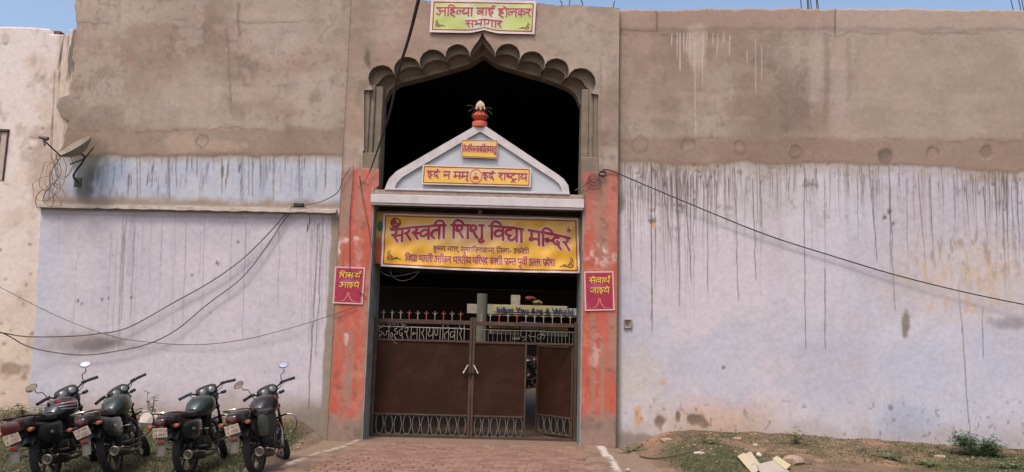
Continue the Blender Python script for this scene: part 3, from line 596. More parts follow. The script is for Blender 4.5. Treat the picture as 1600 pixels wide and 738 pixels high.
# fold the outer sides back to the side walls
ext = MB(); ext.add(Vb, Fb); me = ext.mesh('bay_front', M_WALL, True, 60)
x, z = V2[:, 0], V2[:, 1]; c = concrete(x, z, px, py, 80)
mix(c, C(178, 154, 138), ss(150, 60, py)*.3); mix(c, C(120, 104, 90), ss(2.2, .5, np.abs((py-100)+(px-640)*.32-(fbm(px, py, .05, 420)-.5)*14))*ss(570, 590, px)*ss(700, 660, px)*.4)
mix(c, C(96, 90, 76), blob(px, py, 574, 90, 5, 14, 421, .4)*.9); mix(c, C(188, 164, 148), ss(960, 970, px)*ss(120, 90, py)*.5)
mix(c, C(146, 124, 108), ss(2, .5, np.abs(px-545+(py-100)*.06))*ss(90, 110, py)*.6); mix(c, C(140, 120, 104), ss(2, .5, np.abs(px-938))*ss(80, 100, py)*ss(250, 240, py)*.6)
def pillar_paint(c, side):
    if side == 'l': m = (px < 600); u = (px-(545-(py-265)*.092))/((582-(py-265)*.03)-(545-(py-265)*.092))
    else: m = (px > 900); u = (px-911)/(964-911)
    rag = (fbm(px, py, .06, 430, 4)-.5)
    top_ = ss(262, 268, py+rag*16); base_ = ss(664, 640, py+rag*40); O = C(194, 96, 76); O2 = C(200, 112, 98); O3 = C(180, 84, 66)
    k = top_*base_*m
    cc = np.tile(O, (len(px), 1)); g0 = ss(.5, .64, fbm(x*6, z*1.5, 1.0, 446, 6)); mix(cc, O2, ss(390, 330, py)*.8+ss(.5, .7, fbm(x, z, 2, 431))*.4); mix(cc, O3, ss(.5, .68, fbm(x*1.5, z*.7, 2.5, 432))*.5); mix(cc, C(206, 132, 116), ss(.6, .7, fbm(x, z, 6, 433))*.5)
    n_ = ss(.35, .6, fbm(x*10, z*1.2, 1.0, 434))
    if side == 'l':
        g = ss(.12, .04, np.abs(u-.10))*ss(390, 340, py)+ss(.10, .05, np.abs(u-.56+rag*.1))*ss(366, 340, py)*.9+ss(.16, .08, np.abs(u-.50))*ss(505, 530, py)*ss(668, 600, py)*.9+ss(.07, .03, u)*.8+ss(.7, .85, u)*ss(500, 480, py)*ss(470, 478, py)*.6
        w_ = blob(px, py, 532, 376, 14, 4, 435, .4, .8)+blob(px, py, 530, 395, 3, 22, 436, .4, .8)+blob(px, py, 555, 372, 8, 3, 437, .4)+blob(px, py, 541, 530, 3, 10, 438)+blob(px, py, 560, 400, 6, 22, 439, .5, 1)*.35
    else:
        g = ss(.24, .14, np.abs(u-.52+rag*.1))*ss(430, 380, py)*.95+ss(.12, .05, np.abs(u-.28))*ss(485, 500, py)*.8+ss(.07, .03, np.abs(u-.56))*ss(520, 540, py)*.8+ss(.16, .08, np.abs(u-.86))*ss(485, 495, py)*ss(620, 560, py)*.75
        w_ = blob(px, py, 938, 402, 16, 16, 440, .4, 1.1)*.8+blob(px, py, 932, 555, 9, 30, 441, .4, 1.2)*.55+blob(px, py, 940, 393, 10, 3, 442)+blob(px, py, 924, 668, 6, 6, 443)*.5
    mix(cc, C(160, 132, 116), np.clip(g, 0, 1)*(.55+.45*n_)); mix(cc, C(222, 190, 180), np.clip(w_, 0, 1)*ss(.4, .56, fbm(x*12, z*12, 1.0, 444)))
    mix(cc, C(176, 130, 112), g0*.45); mix(cc, C(128, 84, 70), ss(.68, .74, fbm(x, z, 9, 447, 3))*.5) ; mm = k[:, None]; c[:] = c*(1-mm)+cc*mm
    lowm = (1-ss(664, 640, py+rag*40))*m*(py > 600); mix(c, C(150, 122, 108), lowm*.9); mix(c, C(112, 96, 84), lowm*ss(.5, .68, fbm(x*3, z*3, 1.3, 445))*.7)
for s_ in 'lr': pillar_paint(c, s_)
painted(me, c); o = lk('wall', me); o['label'] = 'central bay with the arch opening and orange pillars'
# returns: outer sides, jambs and the orders of the arch
ret = MB()
for xx in (xl0, xr0):
    ret.add([(xx, YB-.01, -.2), (xx, YW+.05, -.2), (xx, YW+.05, zt(xx)), (xx, YB-.01, zt(xx))], [(0, 1, 2, 3)])
tp = [(xl0+(xr0-xl0)*i/60.) for i in range(61)]
ret.add([(q, YB+.0, zt(q)) for q in tp]+[(q, YB+.35, zt(q)) for q in tp], [(i, i+1, i+62, i+61) for i in range(60)])
sb(ret, 'wall_return', mat('concrete_side', C(128, 116, 100), .92, noise=.2, nscale=6, bump=.5), False)
M_ARCH = mat('arch_concrete', C(134, 120, 104), .93, noise=.22, nscale=5, bump=.5, bscale=45, dirt=C(92, 88, 72), dirt_amt=.7)
ar = MB()
rings = [(ring3(R0, YB+.004)), (ring3(R0, YB+.07)), (ring3(R1, YB+.07)), (ring3(R1, YB+.13)), None, (ring3(R2, YB+.17)), (ring3(R2, YB+.52))]
mid = [tuple((a[k]*.5+b[k]*.5)+(.0 if k != 1 else .045) for k in range(3)) for a, b in zip(rings[3], rings[5])]; rings[4] = mid
# each ring keeps its own edge: the same outline pushed straight back, then stepped in
rings[1] = [(p[0], YB+.15, p[2]) for p in rings[0]]; rings[2] = [(p[0]*1.0, YB+.15, p[2]) for p in ring3(R1, YB)]
rings[3] = [(p[0], YB+.27, p[2]) for p in rings[2]]; r5 = ring3(R2, YB); rings[5] = [(p[0], YB+.34, p[2]) for p in r5]; rings[6] = [(p[0], YB+.60, p[2]) for p in r5]
rings[0] = [(p[0], YB+float(rel_b([p[0]], [p[2]])[0]), p[2]) for p in rings[0]]
rings[4] = [tuple(.45*a[k]+.55*b[k]+(.05 if k == 1 else 0) for k in range(3)) for a, b in zip(rings[3], rings[5])]
nR = len(R0); Vr = [p for rg in rings for p in rg]; Fr = [(j*nR+i, j*nR+i+1, (j+1)*nR+i+1, (j+1)*nR+i) for j in range(6) for i in range(nR-1)]
ar.add(Vr, Fr); sb(ar, 'arch_moulding', M_ARCH, True, 28)
# stepped columns, blocks and jambs beside the opening
cl = MB()
def blk(x0, x1, z0, z1, y0, y1, bev=.012, mb=None): (mb or cl).box(((x0+x1)/2, (y0+y1)/2, (z0+z1)/2), (abs(x1-x0)/2, (y1-y0)/2, abs(z1-z0)/2), bev=bev)
zc0, zc1 = at(580, 236, YB)[2], at(580, 139, YB)[2]
X_ = lambda p: at(p, 200, YB)[0]
for e, sg in ((567, 1), (936, -1)):
    z0_ = zc0 if sg > 0 else at(925, 243, YB)[2]; z1_ = zc1+.1 if sg > 0 else at(925, 140, YB)[2]+.05
    cl = MB(); blk(X_(e-sg*2), X_(e+sg*8), z0_-.06, z1_, YB+.05, YB+.6, mb=cl); blk(X_(e+sg*8), X_(e+sg*15), z0_-.06, z1_, YB+.09, YB+.6, mb=cl); blk(X_(e+sg*15), X_(e+sg*26.5), z0_-.06, z1_, YB+.14, YB+.6, mb=cl)
    blk(X_(e-sg*2), X_(e+sg*27), lintz-.1, z0_-.03, YB+.012, YB+.6, .015, cl); sb(cl, 'stepped_column', M_ARCH, True, 30)
for a_, b_ in ((jl-.004, jl+.02), (jr-.02, jr+.004)): jb = MB(); blk(a_, b_, -.3, lintz, YB+.004, YB+1.0, .003, jb); sb(jb, 'jamb', mat('jamb_paint', C(150, 156, 152), .85, noise=.2, nscale=7, bump=.4, dirt=C(96, 88, 78), dirt_amt=.8), False)
# ---------------- lintel, canopy lip, soffit
M_WHITE = mat('white_paint', C(212, 204, 206), .8, noise=.10, nscale=6, bump=.25, bscale=30, dirt=C(168, 158, 154), dirt_amt=.6)
M_SOFF = mat('soffit', C(196, 192, 184), .9, noise=.15, nscale=5, bump=.3, dirt=C(120, 108, 96), dirt_amt=.6)
YL = YB-.10
la, lb = at(579, 304, YL), at(913, 320, YL)
zt_, zb_ = (at(579, 304, YL)[2]+at(913, 311, YL)[2])/2, (at(579, 317, YL)[2]+at(913, 325, YL)[2])/2
ln = MB(); blk(la[0], lb[0], zb_, zt_, YL, YL+.09, .008, ln); blk(la[0]+.02, lb[0]-.02, zb_-.035, zb_, YL+.02, YL+.08, .006, ln)
sb(ln, 'lintel', M_WHITE)
l2 = MB(); blk(jl+.02, jr-.02, zt_-.002, zt_+.09, YL+.03, YB+1.0, .01, l2); blk(at(579, 300, YL)[0], jl+.02, zt_-.002, zt_+.12, YL+.03, YB-.012, .01, l2); blk(jr-.02, at(913, 300, YL)[0], zt_-.002, zt_+.12, YL+.03, YB-.012, .01, l2)
sb(l2, 'lintel_top', mat('lintel_top', C(176, 152, 138), .9, noise=.25, bump=.5, dirt=C(120, 100, 88), dirt_amt=.7))
so = MB(); blk(jl+.022, jr-.022, zb_+.02, zt_-.004, YL+.092, YB+1.0, .003, so); sb(so, 'soffit', M_SOFF)
fr = MB(); zf = at(745, 337, YB+.50)[2]
blk(jl+.022, jr-.022, zf, zb_+.018, YB+.50, YB+.98, .01, fr)
for k in range(3): blk(jl+.03, jr-.03, zf+.03+k*.045, zf+.045+k*.045, YB+.485, YB+.50, .003, fr)
sb(fr, 'frieze_beam', mat('old_beam', C(92, 80, 70), .9, noise=.3, bump=.6, dirt=C(52, 46, 40), dirt_amt=.7))
# ---------------- pediment
YP = YB-.06
PD = [(601, 306), (603, 290), (608, 279), (619, 268), (749, 193), (754, 194), (872, 273), (881, 280), (888, 290), (890, 311)]
IN = [(615, 306), (616, 296), (620, 286), (628, 277), (749, 206), (753, 207), (866, 281), (873, 287), (877, 294), (878, 309)]
def pw(q, Y): p = at(q[0], q[1], YP); return (p[0], Y, max(p[2], zt_+.085))
nP = len(PD); pm = MB()
o0 = [pw(q, YP) for q in PD]; i0 = [pw(q, YP) for q in IN]; i1 = [pw(q, YP+.05) for q in IN]; o1 = [pw(q, YP+.22) for q in PD]
Vp = o0+i0+i1+o1; Fp = []
for k in range(nP-1):
    Fp += [(k, k+1, nP+k+1, nP+k), (nP+k, nP+k+1, 2*nP+k+1, 2*nP+k), (k, 3*nP+k, 3*nP+k+1, k+1)]
Fp += [tuple(3*nP+k for k in range(nP))]
pm.add(Vp, Fp); sb(pm, 'pediment', M_WHITE, True, 20)
pn = MB(); pn.add(i1, [tuple(range(nP))]); sb(pn, 'pediment_panel', mat('pediment_panel', C(196, 200, 208), .85, noise=.08, nscale=4, bump=.2, dirt=C(172, 172, 176), dirt_amt=.5), False)
ps = MB(); blk(pw(PD[0], 0)[0], pw(PD[-1], 0)[0], zt_+.086, zt_+.125, YP-.03, YP-.002, .005, ps); sb(ps, 'pediment_base', M_WHITE)
# ---------------- rooms behind the openings
M_DARK = mat('unlit_plaster', (.028, .026, .026), .95, noise=.3, nscale=3)  # grimy plaster, coloured near black for the unlit room's darkness
rm = MB()
def quad(mb, *p): mb.add(p, [tuple(range(len(p)))])
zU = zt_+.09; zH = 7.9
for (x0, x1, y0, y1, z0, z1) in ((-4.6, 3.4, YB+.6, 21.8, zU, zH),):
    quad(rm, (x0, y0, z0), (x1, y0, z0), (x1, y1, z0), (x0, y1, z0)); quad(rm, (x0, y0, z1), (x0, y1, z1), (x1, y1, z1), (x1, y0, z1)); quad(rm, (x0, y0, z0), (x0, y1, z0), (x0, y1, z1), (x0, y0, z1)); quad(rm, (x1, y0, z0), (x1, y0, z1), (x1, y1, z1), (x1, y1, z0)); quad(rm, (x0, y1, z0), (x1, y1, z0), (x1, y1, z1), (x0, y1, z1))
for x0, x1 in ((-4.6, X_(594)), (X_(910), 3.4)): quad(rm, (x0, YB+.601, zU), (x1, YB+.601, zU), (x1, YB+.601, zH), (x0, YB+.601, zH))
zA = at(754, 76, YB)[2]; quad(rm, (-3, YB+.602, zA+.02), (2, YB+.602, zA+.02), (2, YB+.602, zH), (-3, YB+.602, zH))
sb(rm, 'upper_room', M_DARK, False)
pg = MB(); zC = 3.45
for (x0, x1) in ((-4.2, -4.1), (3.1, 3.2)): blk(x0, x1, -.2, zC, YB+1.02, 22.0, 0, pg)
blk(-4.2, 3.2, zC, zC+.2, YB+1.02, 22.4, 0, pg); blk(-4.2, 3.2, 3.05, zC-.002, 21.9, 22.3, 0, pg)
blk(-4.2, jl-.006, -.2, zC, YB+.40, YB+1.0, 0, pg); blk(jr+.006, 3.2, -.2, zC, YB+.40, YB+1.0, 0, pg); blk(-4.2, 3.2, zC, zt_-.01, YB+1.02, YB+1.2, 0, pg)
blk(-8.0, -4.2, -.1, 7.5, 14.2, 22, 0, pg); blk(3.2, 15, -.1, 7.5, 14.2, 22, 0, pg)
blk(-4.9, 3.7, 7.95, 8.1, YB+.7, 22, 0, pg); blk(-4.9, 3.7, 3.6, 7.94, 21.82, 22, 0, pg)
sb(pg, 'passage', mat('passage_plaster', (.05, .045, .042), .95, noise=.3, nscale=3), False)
# steel bars left standing out of the roof edge
M_STEEL = mat('rusty_bar', C(70, 66, 70), .7, .3)
for k, (a, b, tx, s_) in enumerate([(1253, 13, -2, 0), (1262, 13, 0, 0), (1264.5, 13, -1, 0), (1268, 13, -1, 0), (1277, 14, -1, 0), (1280, 14, -3, 0), (1585, 17, -4, 0), (1597, 17, -5, 0), (1601, 17, -3, 0), (1604, 17, -2, 0), (880, 9, -2, 0), (889, 9, 1, 0), (912, 10, -2, 0), (958, 12, 1, 0)]):
    hh = .5+random.random()*.25 if a > 1000 else .10+.06*random.random()
    p = at(a, b, YW+.08 if a > 1000 else YB+.1); t_ = MB().tube([(p[0], p[1], p[2]-.12), (p[0]+tx*.012, p[1]+.02, p[2]+hh*.5), (p[0]+tx*.03, p[1], p[2]+hh)], .009, 6); sb(t_, 'rebar', M_STEEL)
# ================================================================== neighbour's cream building
nb_ = empty('neighbour_building', (-11, YN, 0), 'cream washed neighbouring building at the far left with streaked corner', 'building')
NO = Vector((-11, YN, 0))
def top_n(x): p = np.interp(x, [-16, -10, -8.4, -7], [at(0, 42, YN)[2]+.1, at(0, 42, YN)[2], at(105, 47, YN)[2], at(105, 47, YN)[2]]); return p+(fbm(x, x*0, 2, 501)-.5)*.04+np.where((x > -9.15) & (x < -8.75), -.10, 0)
me, x, z, px, py = wall_grid('wall', -15, -7.9, .016, -.2, top_n, .034, YN, lambda X, Z, p, q: (fbm(X, Z, 1, 502)-.5)*.02+(fbm(X, Z, 6, 503)-.5)*.006+.02*ss(.5, .7, fbm(X*18, Z*.8, 1, 504, 3))*ss(88, 92, p)*ss(50, 60, q))
c = np.tile(C(228, 212, 202), (len(x), 1)); mix(c, C(228, 214, 214), ss(260, 60, py)*.7); mix(c, C(226, 200, 178), ss(380, 620, py)*.8); mix(c, C(206, 184, 168), ss(.48, .68, fbm(x, z, .8, 510))*.7); mix(c, C(176, 156, 140), ss(.6, .72, fbm(x*1.5, z, 2.2, 511))*.5)
strp = ss(86, 92, px)*ss(230, 200, py)
mix(c, C(206, 184, 166), strp*.5); mix(c, C(122, 112, 104), ss(.46, .58, fbm(x*18, z*1.0, 1, 512, 4))*strp*1.0); mix(c, C(116, 98, 84), (vline(px, py, 86, 110, 230, 1.3, -.06, 513)+vline(px, py, 83, 180, 330, 1.2, -.05, 514))*.7)
mix(c, C(168, 140, 120), (blob(px, py, 72, 265, 26, 45, 515, .6, .8))*.5); mix(c, C(140, 112, 90), blob(px, py, 20, 577, 22, 8, 516, .4, .9)*.7+blob(px, py, 55, 215, 10, 3, 517)*.5+blob(px, py, 38, 590, 5, 4, 518)*.6)
mix(c, C(150, 124, 100), ss(620, 660, py)*.6); mix(c, C(196, 170, 148), ss(3, .6, np.abs(py-127-(fbm(px, py*0, .03, 519)-.5)*8))*ss(40, 70, px)*.6)
mix(c, C(222, 206, 194), ss(330, 345, py+(fbm(px, py, .05, 520)-.5)*10)*ss(40, 60, px)*.6)
for k in range(30): cx, cy = rr.uniform(0, 95), rr.uniform(60, 620); mix(c, C(150, 130, 116), blob(px, py, cx, cy, rr.uniform(1.5, 4), rr.uniform(1, 3), k, .5, .9)*.7)
painted(me, c); o = link('wall', me, nb_); o.location = -NO
w0 = at(-26, 205, YN); w1 = at(5, 282, YN); wf = MB()
blk(w0[0], w1[0], w1[2], w0[2], YN-.012, YN+.03, .004, wf); o = wf.build('window', mat('shutter', C(186, 168, 156), .8, noise=.2), nb_); o.location = -NO; wn = o
wt = MB(); blk(w0[0]-.03, w1[0]+.02, w0[2], w0[2]+.04, YN-.05, YN+.02, .004, wt); blk(w1[0]-.01, w1[0]+.012, w1[2], w0[2], YN-.03, YN+.02, .003, wt); blk(w1[0]-.14, w1[0]-.125, w1[2], w0[2], YN-.02, YN+.02, .002, wt); wt.build('window_frame', mat('dark_frame', C(84, 70, 62), .8), wn)
bt = MB(); blk(at(66, 50, YN)[0], at(88, 50, YN)[0], at(70, 52, YN)[2], at(70, 44, YN)[2], YN+.12, YN+.3, .01, bt); o = bt.build('broken_brick', mat('raw_brick', C(110, 82, 70), .9, noise=.3, bump=.6), nb_); o.location = -NO
# ================================================================== THE IRON GATE
YG = 14.3
M_GATE = mat('gate_sheet', C(54, 30, 19), .75, noise=.22, nscale=3.5, bump=.12, bscale=20, dirt=C(84, 52, 34), dirt_amt=.7, spec=.15)
M_GFRAME = mat('gate_frame', C(72, 50, 36), .75, noise=.25, nscale=8, bump=.25, dirt=C(104, 80, 60), dirt_amt=.6)
M_WIRE = mat('pale_wire', C(160, 150, 138), .7, noise=.25, nscale=20, dirt=C(110, 90, 74), dirt_amt=.7)
M_WIRE2 = mat('dull_wire', C(128, 120, 110), .7, noise=.25, nscale=20, dirt=C(84, 72, 60), dirt_amt=.7)
M_REDW = mat('red_wire', C(176, 84, 64), .7, noise=.2)
gate = empty('iron_gate', (-.65, YG, 0), 'brown double leaf iron gate with welded lettering, spikes and an open wicket', 'gate')
GO = Vector((-.65, YG, 0))
def gpart(mb, name, m, parent, smooth=True, org=None):
    me = mb.mesh(name, m, smooth, 40); me.transform(Matrix.Translation(-(org if org is not None else GO))); return link(name, me, parent)
GX0, GXM, GX1 = -2.585, at(736, 600, YG)[0], 1.305
zTop = (at(650, 500, YG)[2]+at(820, 509, YG)[2])/2; zR2 = (at(650, 531, YG)[2]+at(820, 536, YG)[2])/2; zR3 = (at(650, 648, YG)[2]+at(800, 652, YG)[2])/2; zBot = -.15
zBB = .11
def gbox(mb, x0, x1, z0, z1, y0=YG-.02, y1=YG+.02, bev=.004): blk(x0, x1, z0, z1, y0, y1, bev, mb)
def spike(x, z, m, parent, Mx=None):
    b = MB(); b.tube([(x, YG, z), (x, YG, z+.17)], .0085, 6)
    for sg in (-1, 1): b.tube([(x, YG, z+.095), (x+sg*.022, YG, z+.12), (x+sg*.05, YG, z+.135)], [.006, .0055, .003], 5, smooth=3)
    return b
def loops(b, x0, x1, z0, z1, n, r=.0062, Y=YG):
    w = (x1-x0)/n; h = z1-z0; mz = (z0+z1)/2
    for k in range(n):
        a = x0+k*w; c_ = a+w; g = w*.20; j = lambda: random.uniform(-.006, .006)
        b.tube([(a+.4*g, Y, mz), (a+.45*g+j(), Y, mz+.10*h), (a+.9*g+j(), Y, z1-.16*h), (a+w*.34, Y, z1-.03*h), (a+w*.66, Y, z1-.03*h), (c_-.9*g+j(), Y, z1-.16*h), (c_-.45*g+j(), Y, mz+.10*h), (c_-.4*g, Y, mz)], r, 5, smooth=3)
        b.tube([(a+.4*g, Y, mz), (a+.45*g+j(), Y, mz-.10*h), (a+.9*g+j(), Y, z0+.14*h), (a+w*.34, Y, z0+.02*h), (a+w*.66, Y, z0+.02*h), (c_-.9*g+j(), Y, z0+.14*h), (c_-.45*g+j(), Y, mz-.10*h), (c_-.4*g, Y, mz)], r, 5, smooth=3)
        if k: b.tube([(a-.45*g, Y-.004, mz), (a+.45*g, Y-.004, mz)], r*1.1, 5)
def wire_text(b, text, x0, x1, z0, z1, r, Y=YG, seed=1):
    st, W = strokes(text); q = random.Random(seed)
    for p in st:
        b.tube([(x0+u/W*(x1-x0)+q.uniform(-.002, .002), Y+q.uniform(-.003, .003), z0+v*(z1-z0)) for u, v in p], r, 5)
# left leaf
lf = MB(); gbox(lf, GX0, GX0+.06, zBot, zTop+.06); gbox(lf, GXM-.055, GXM-.004, zBot, zTop+.10); gbox(lf, GX0+.06, GXM-.055, zTop-.045, zTop+.035, bev=.006)
gbox(lf, GX0+.06, GXM-.055, zR2-.03, zR2+.01); gbox(lf, GX0+.06, GXM-.055, zR3-.012, zR3+.018); gbox(lf, GX0+.06, GXM-.055, zBot, zBot+.055)
leafL = gpart(lf, 'gate_leaf', M_GFRAME, gate); leafL['label'] = 'left leaf, whole sheet with lettering above'
def sheet(x0, x1, z0, z1, Y, parent):
    xs_ = np.linspace(x0, x1, 24); zs_ = np.linspace(z0, z1, 20); A, Z_ = np.meshgrid(xs_, zs_); Yv = Y+(fbm(A, Z_, 1.1, 601)-.5)*.04+(fbm(A, Z_, 4, 602)-.5)*.008
    me = grid_mesh('sheet_panel', A, Yv, Z_, M_GATE); me.transform(Matrix.Translation(-GO)); return link('sheet_panel', me, parent)
sheet(GX0+.05, GXM-.05, zR3, zR2, YG, leafL)
for k in range(10):
    x_ = at(599+k*13.4, 500, YG)[0]; m = M_REDW if k in (3, 5, 7, 9) else M_WIRE
    gpart(spike(x_, zTop+.035, m, None), 'spike', m, leafL)
b = MB(); loops(b, GX0+.09, GXM-.065, zBot+.055, zR3-.01, 10); gpart(b, 'bottom_grille', M_WIRE2, leafL)
b = MB(); za, zb = at(650, 511.5, YG)[2], at(650, 530.5, YG)[2]; b.tube([(GX0+.06, YG, za), (GXM-.055, YG, za-.01)], .006, 5)
wire_text(b, 'i ja 0 ha ri da e sha na aa ra aa ya nna i- ta va aa ra ii', at(590, 520, YG)[0], at(727, 520, YG)[0], zb, za, .0065)
gpart(b, 'welded_lettering', M_WIRE, leafL)
b = MB(); z1_, z2_ = at(600, 501, YG)[2], at(600, 509.5, YG)[2]; wire_text(b, 'da uu ra aa / sa u- i- ma na / bha e tta', at(590, 505, YG)[0], at(636, 505, YG)[0], z2_, z1_, .0055, seed=3); b.tube([(GX0+.06, YG, z1_), (at(636, 505, YG)[0], YG, z1_)], .005, 5)
gpart(b, 'small_lettering', M_WIRE2, leafL)
# right leaf: fixed sheet, door-less opening for the wicket
XS = at(822, 600, YG)[0]
rf = MB(); gbox(rf, GXM+.004, GXM+.055, zBot, zTop+.10); gbox(rf, GX1-.06, GX1, zBot, zTop+.06); gbox(rf, GXM+.055, GX1-.06, zTop-.045, zTop+.03, bev=.006)
gbox(rf, GXM+.055, GX1-.06, zR2-.035, zR2+.005); gbox(rf, XS-.035, XS, zBot+.055, zR2-.035); gbox(rf, GXM+.055, XS-.035, zR3-.012, zR3+.018); gbox(rf, GXM+.055, GX1-.06, zBot-.012, zBot+.045)
leafR = gpart(rf, 'gate_leaf', M_GFRAME, gate); leafR['label'] = 'right leaf, with the wicket opening'
sheet(GXM+.045, XS-.03, zR3, zR2-.01, YG, leafR)
for k in range(11):
    x_ = at(752+k*13.9, 505, YG)[0]; m = M_REDW if k in (2, 4) else M_WIRE
    if x_ < GX1-.08: gpart(spike(x_, zTop+.03, m, None), 'spike', m, leafR)
b = MB(); loops(b, GXM+.07, XS-.04, zBot+.05, zR3-.01, 6); gpart(b, 'bottom_grille', M_WIRE2, leafR)
b = MB(); za, zb = at(820, 517, YG)[2], at(820, 534.5, YG)[2]; b.tube([(GXM+.055, YG, za), (GX1-.06, YG, za-.008)], .006, 5)
for k_ in range(9): x_ = at(750+k_*6.8, 520, YG)[0]; b.tube([(x_, YG, zb-.01), (x_+random.uniform(-.012, .012), YG, (za+zb)/2), (x_, YG, za)], .0042, 5)
wire_text(b, 'pra sa ka', at(812, 520, YG)[0], at(852, 520, YG)[0], zb, za, .0055, seed=6)
for k in range(8): x_ = at(856+k*5.6, 520, YG)[0]; b.tube([(x_, YG, zb-.01), (x_+random.uniform(-.01, .01), YG, za)], .0048, 5)
gpart(b, 'welded_lettering', M_WIRE2, leafR)
# handles and bolt at the meeting stiles
for xa, xb, par in ((at(731, 572, YG)[0], at(724, 583, YG)[0], leafL), (at(741, 571, YG)[0], at(747, 582, YG)[0], leafR)):
    b = MB(); p0 = at(730, 571, YG)[2]; p1 = at(730, 583, YG)[2]; b.tube([(xa, YG-.02, p0), (xa, YG-.06, p0), (xb, YG-.06, p1), (xb, YG-.02, p1)], .012, 6); gpart(b, 'handle', mat('handle_paint', C(214, 206, 196), .5), par)
b = MB(); zz = at(736, 583, YG)[2]; gbox(b, GXM-.10, GXM+.09, zz-.012, zz+.012, YG-.045, YG-.02); gbox(b, GXM-.035, GXM-.005, zz-.09, zz-.02, YG-.06, YG-.025); gpart(b, 'bolt', mat('bolt', C(52, 40, 36), .5, .6), leafL)
# wicket door swung inwards on the right stile
HX = GX1-.065; WW = HX-XS-.01; th = R(40)
wk = MB(); wk.box((-.02, 0, 1.02-.0), (.02, .018, (zR2-.1-zBot)/2), bev=.003)
wd_ = empty('wicket_door', (HX+.65, 0, 0), parent=gate); wd_.rotation_euler = (0, 0, -th)
h0, h1 = zBot+.07, zR2-.05
w_ = MB()
for (a, b_, c_, d_) in ((-.04, 0, h0, h1), (-WW, -WW+.04, h0, h1), (-WW+.04, -.04, h1-.035, h1), (-WW+.04, -.04, zR3-.012, zR3+.018), (-WW+.04, -.04, h0, h0+.03)): w_.box(((a+b_)/2, 0, (c_+d_)/2), ((b_-a)/2, .016, (d_-c_)/2), bev=.003)
w_.build('door_frame', M_GFRAME, wd_)
w_ = MB(); w_.box((-WW/2, 0, (zR3+h1)/2), (WW/2-.035, .003, (h1-zR3)/2-.01)); w_.build('sheet_panel', M_GATE, wd_)
w_ = MB(); loops(w_, -WW+.05, -.05, h0+.03, zR3-.01, 5, Y=0); w_.build('bottom_grille', M_WIRE2, wd_)
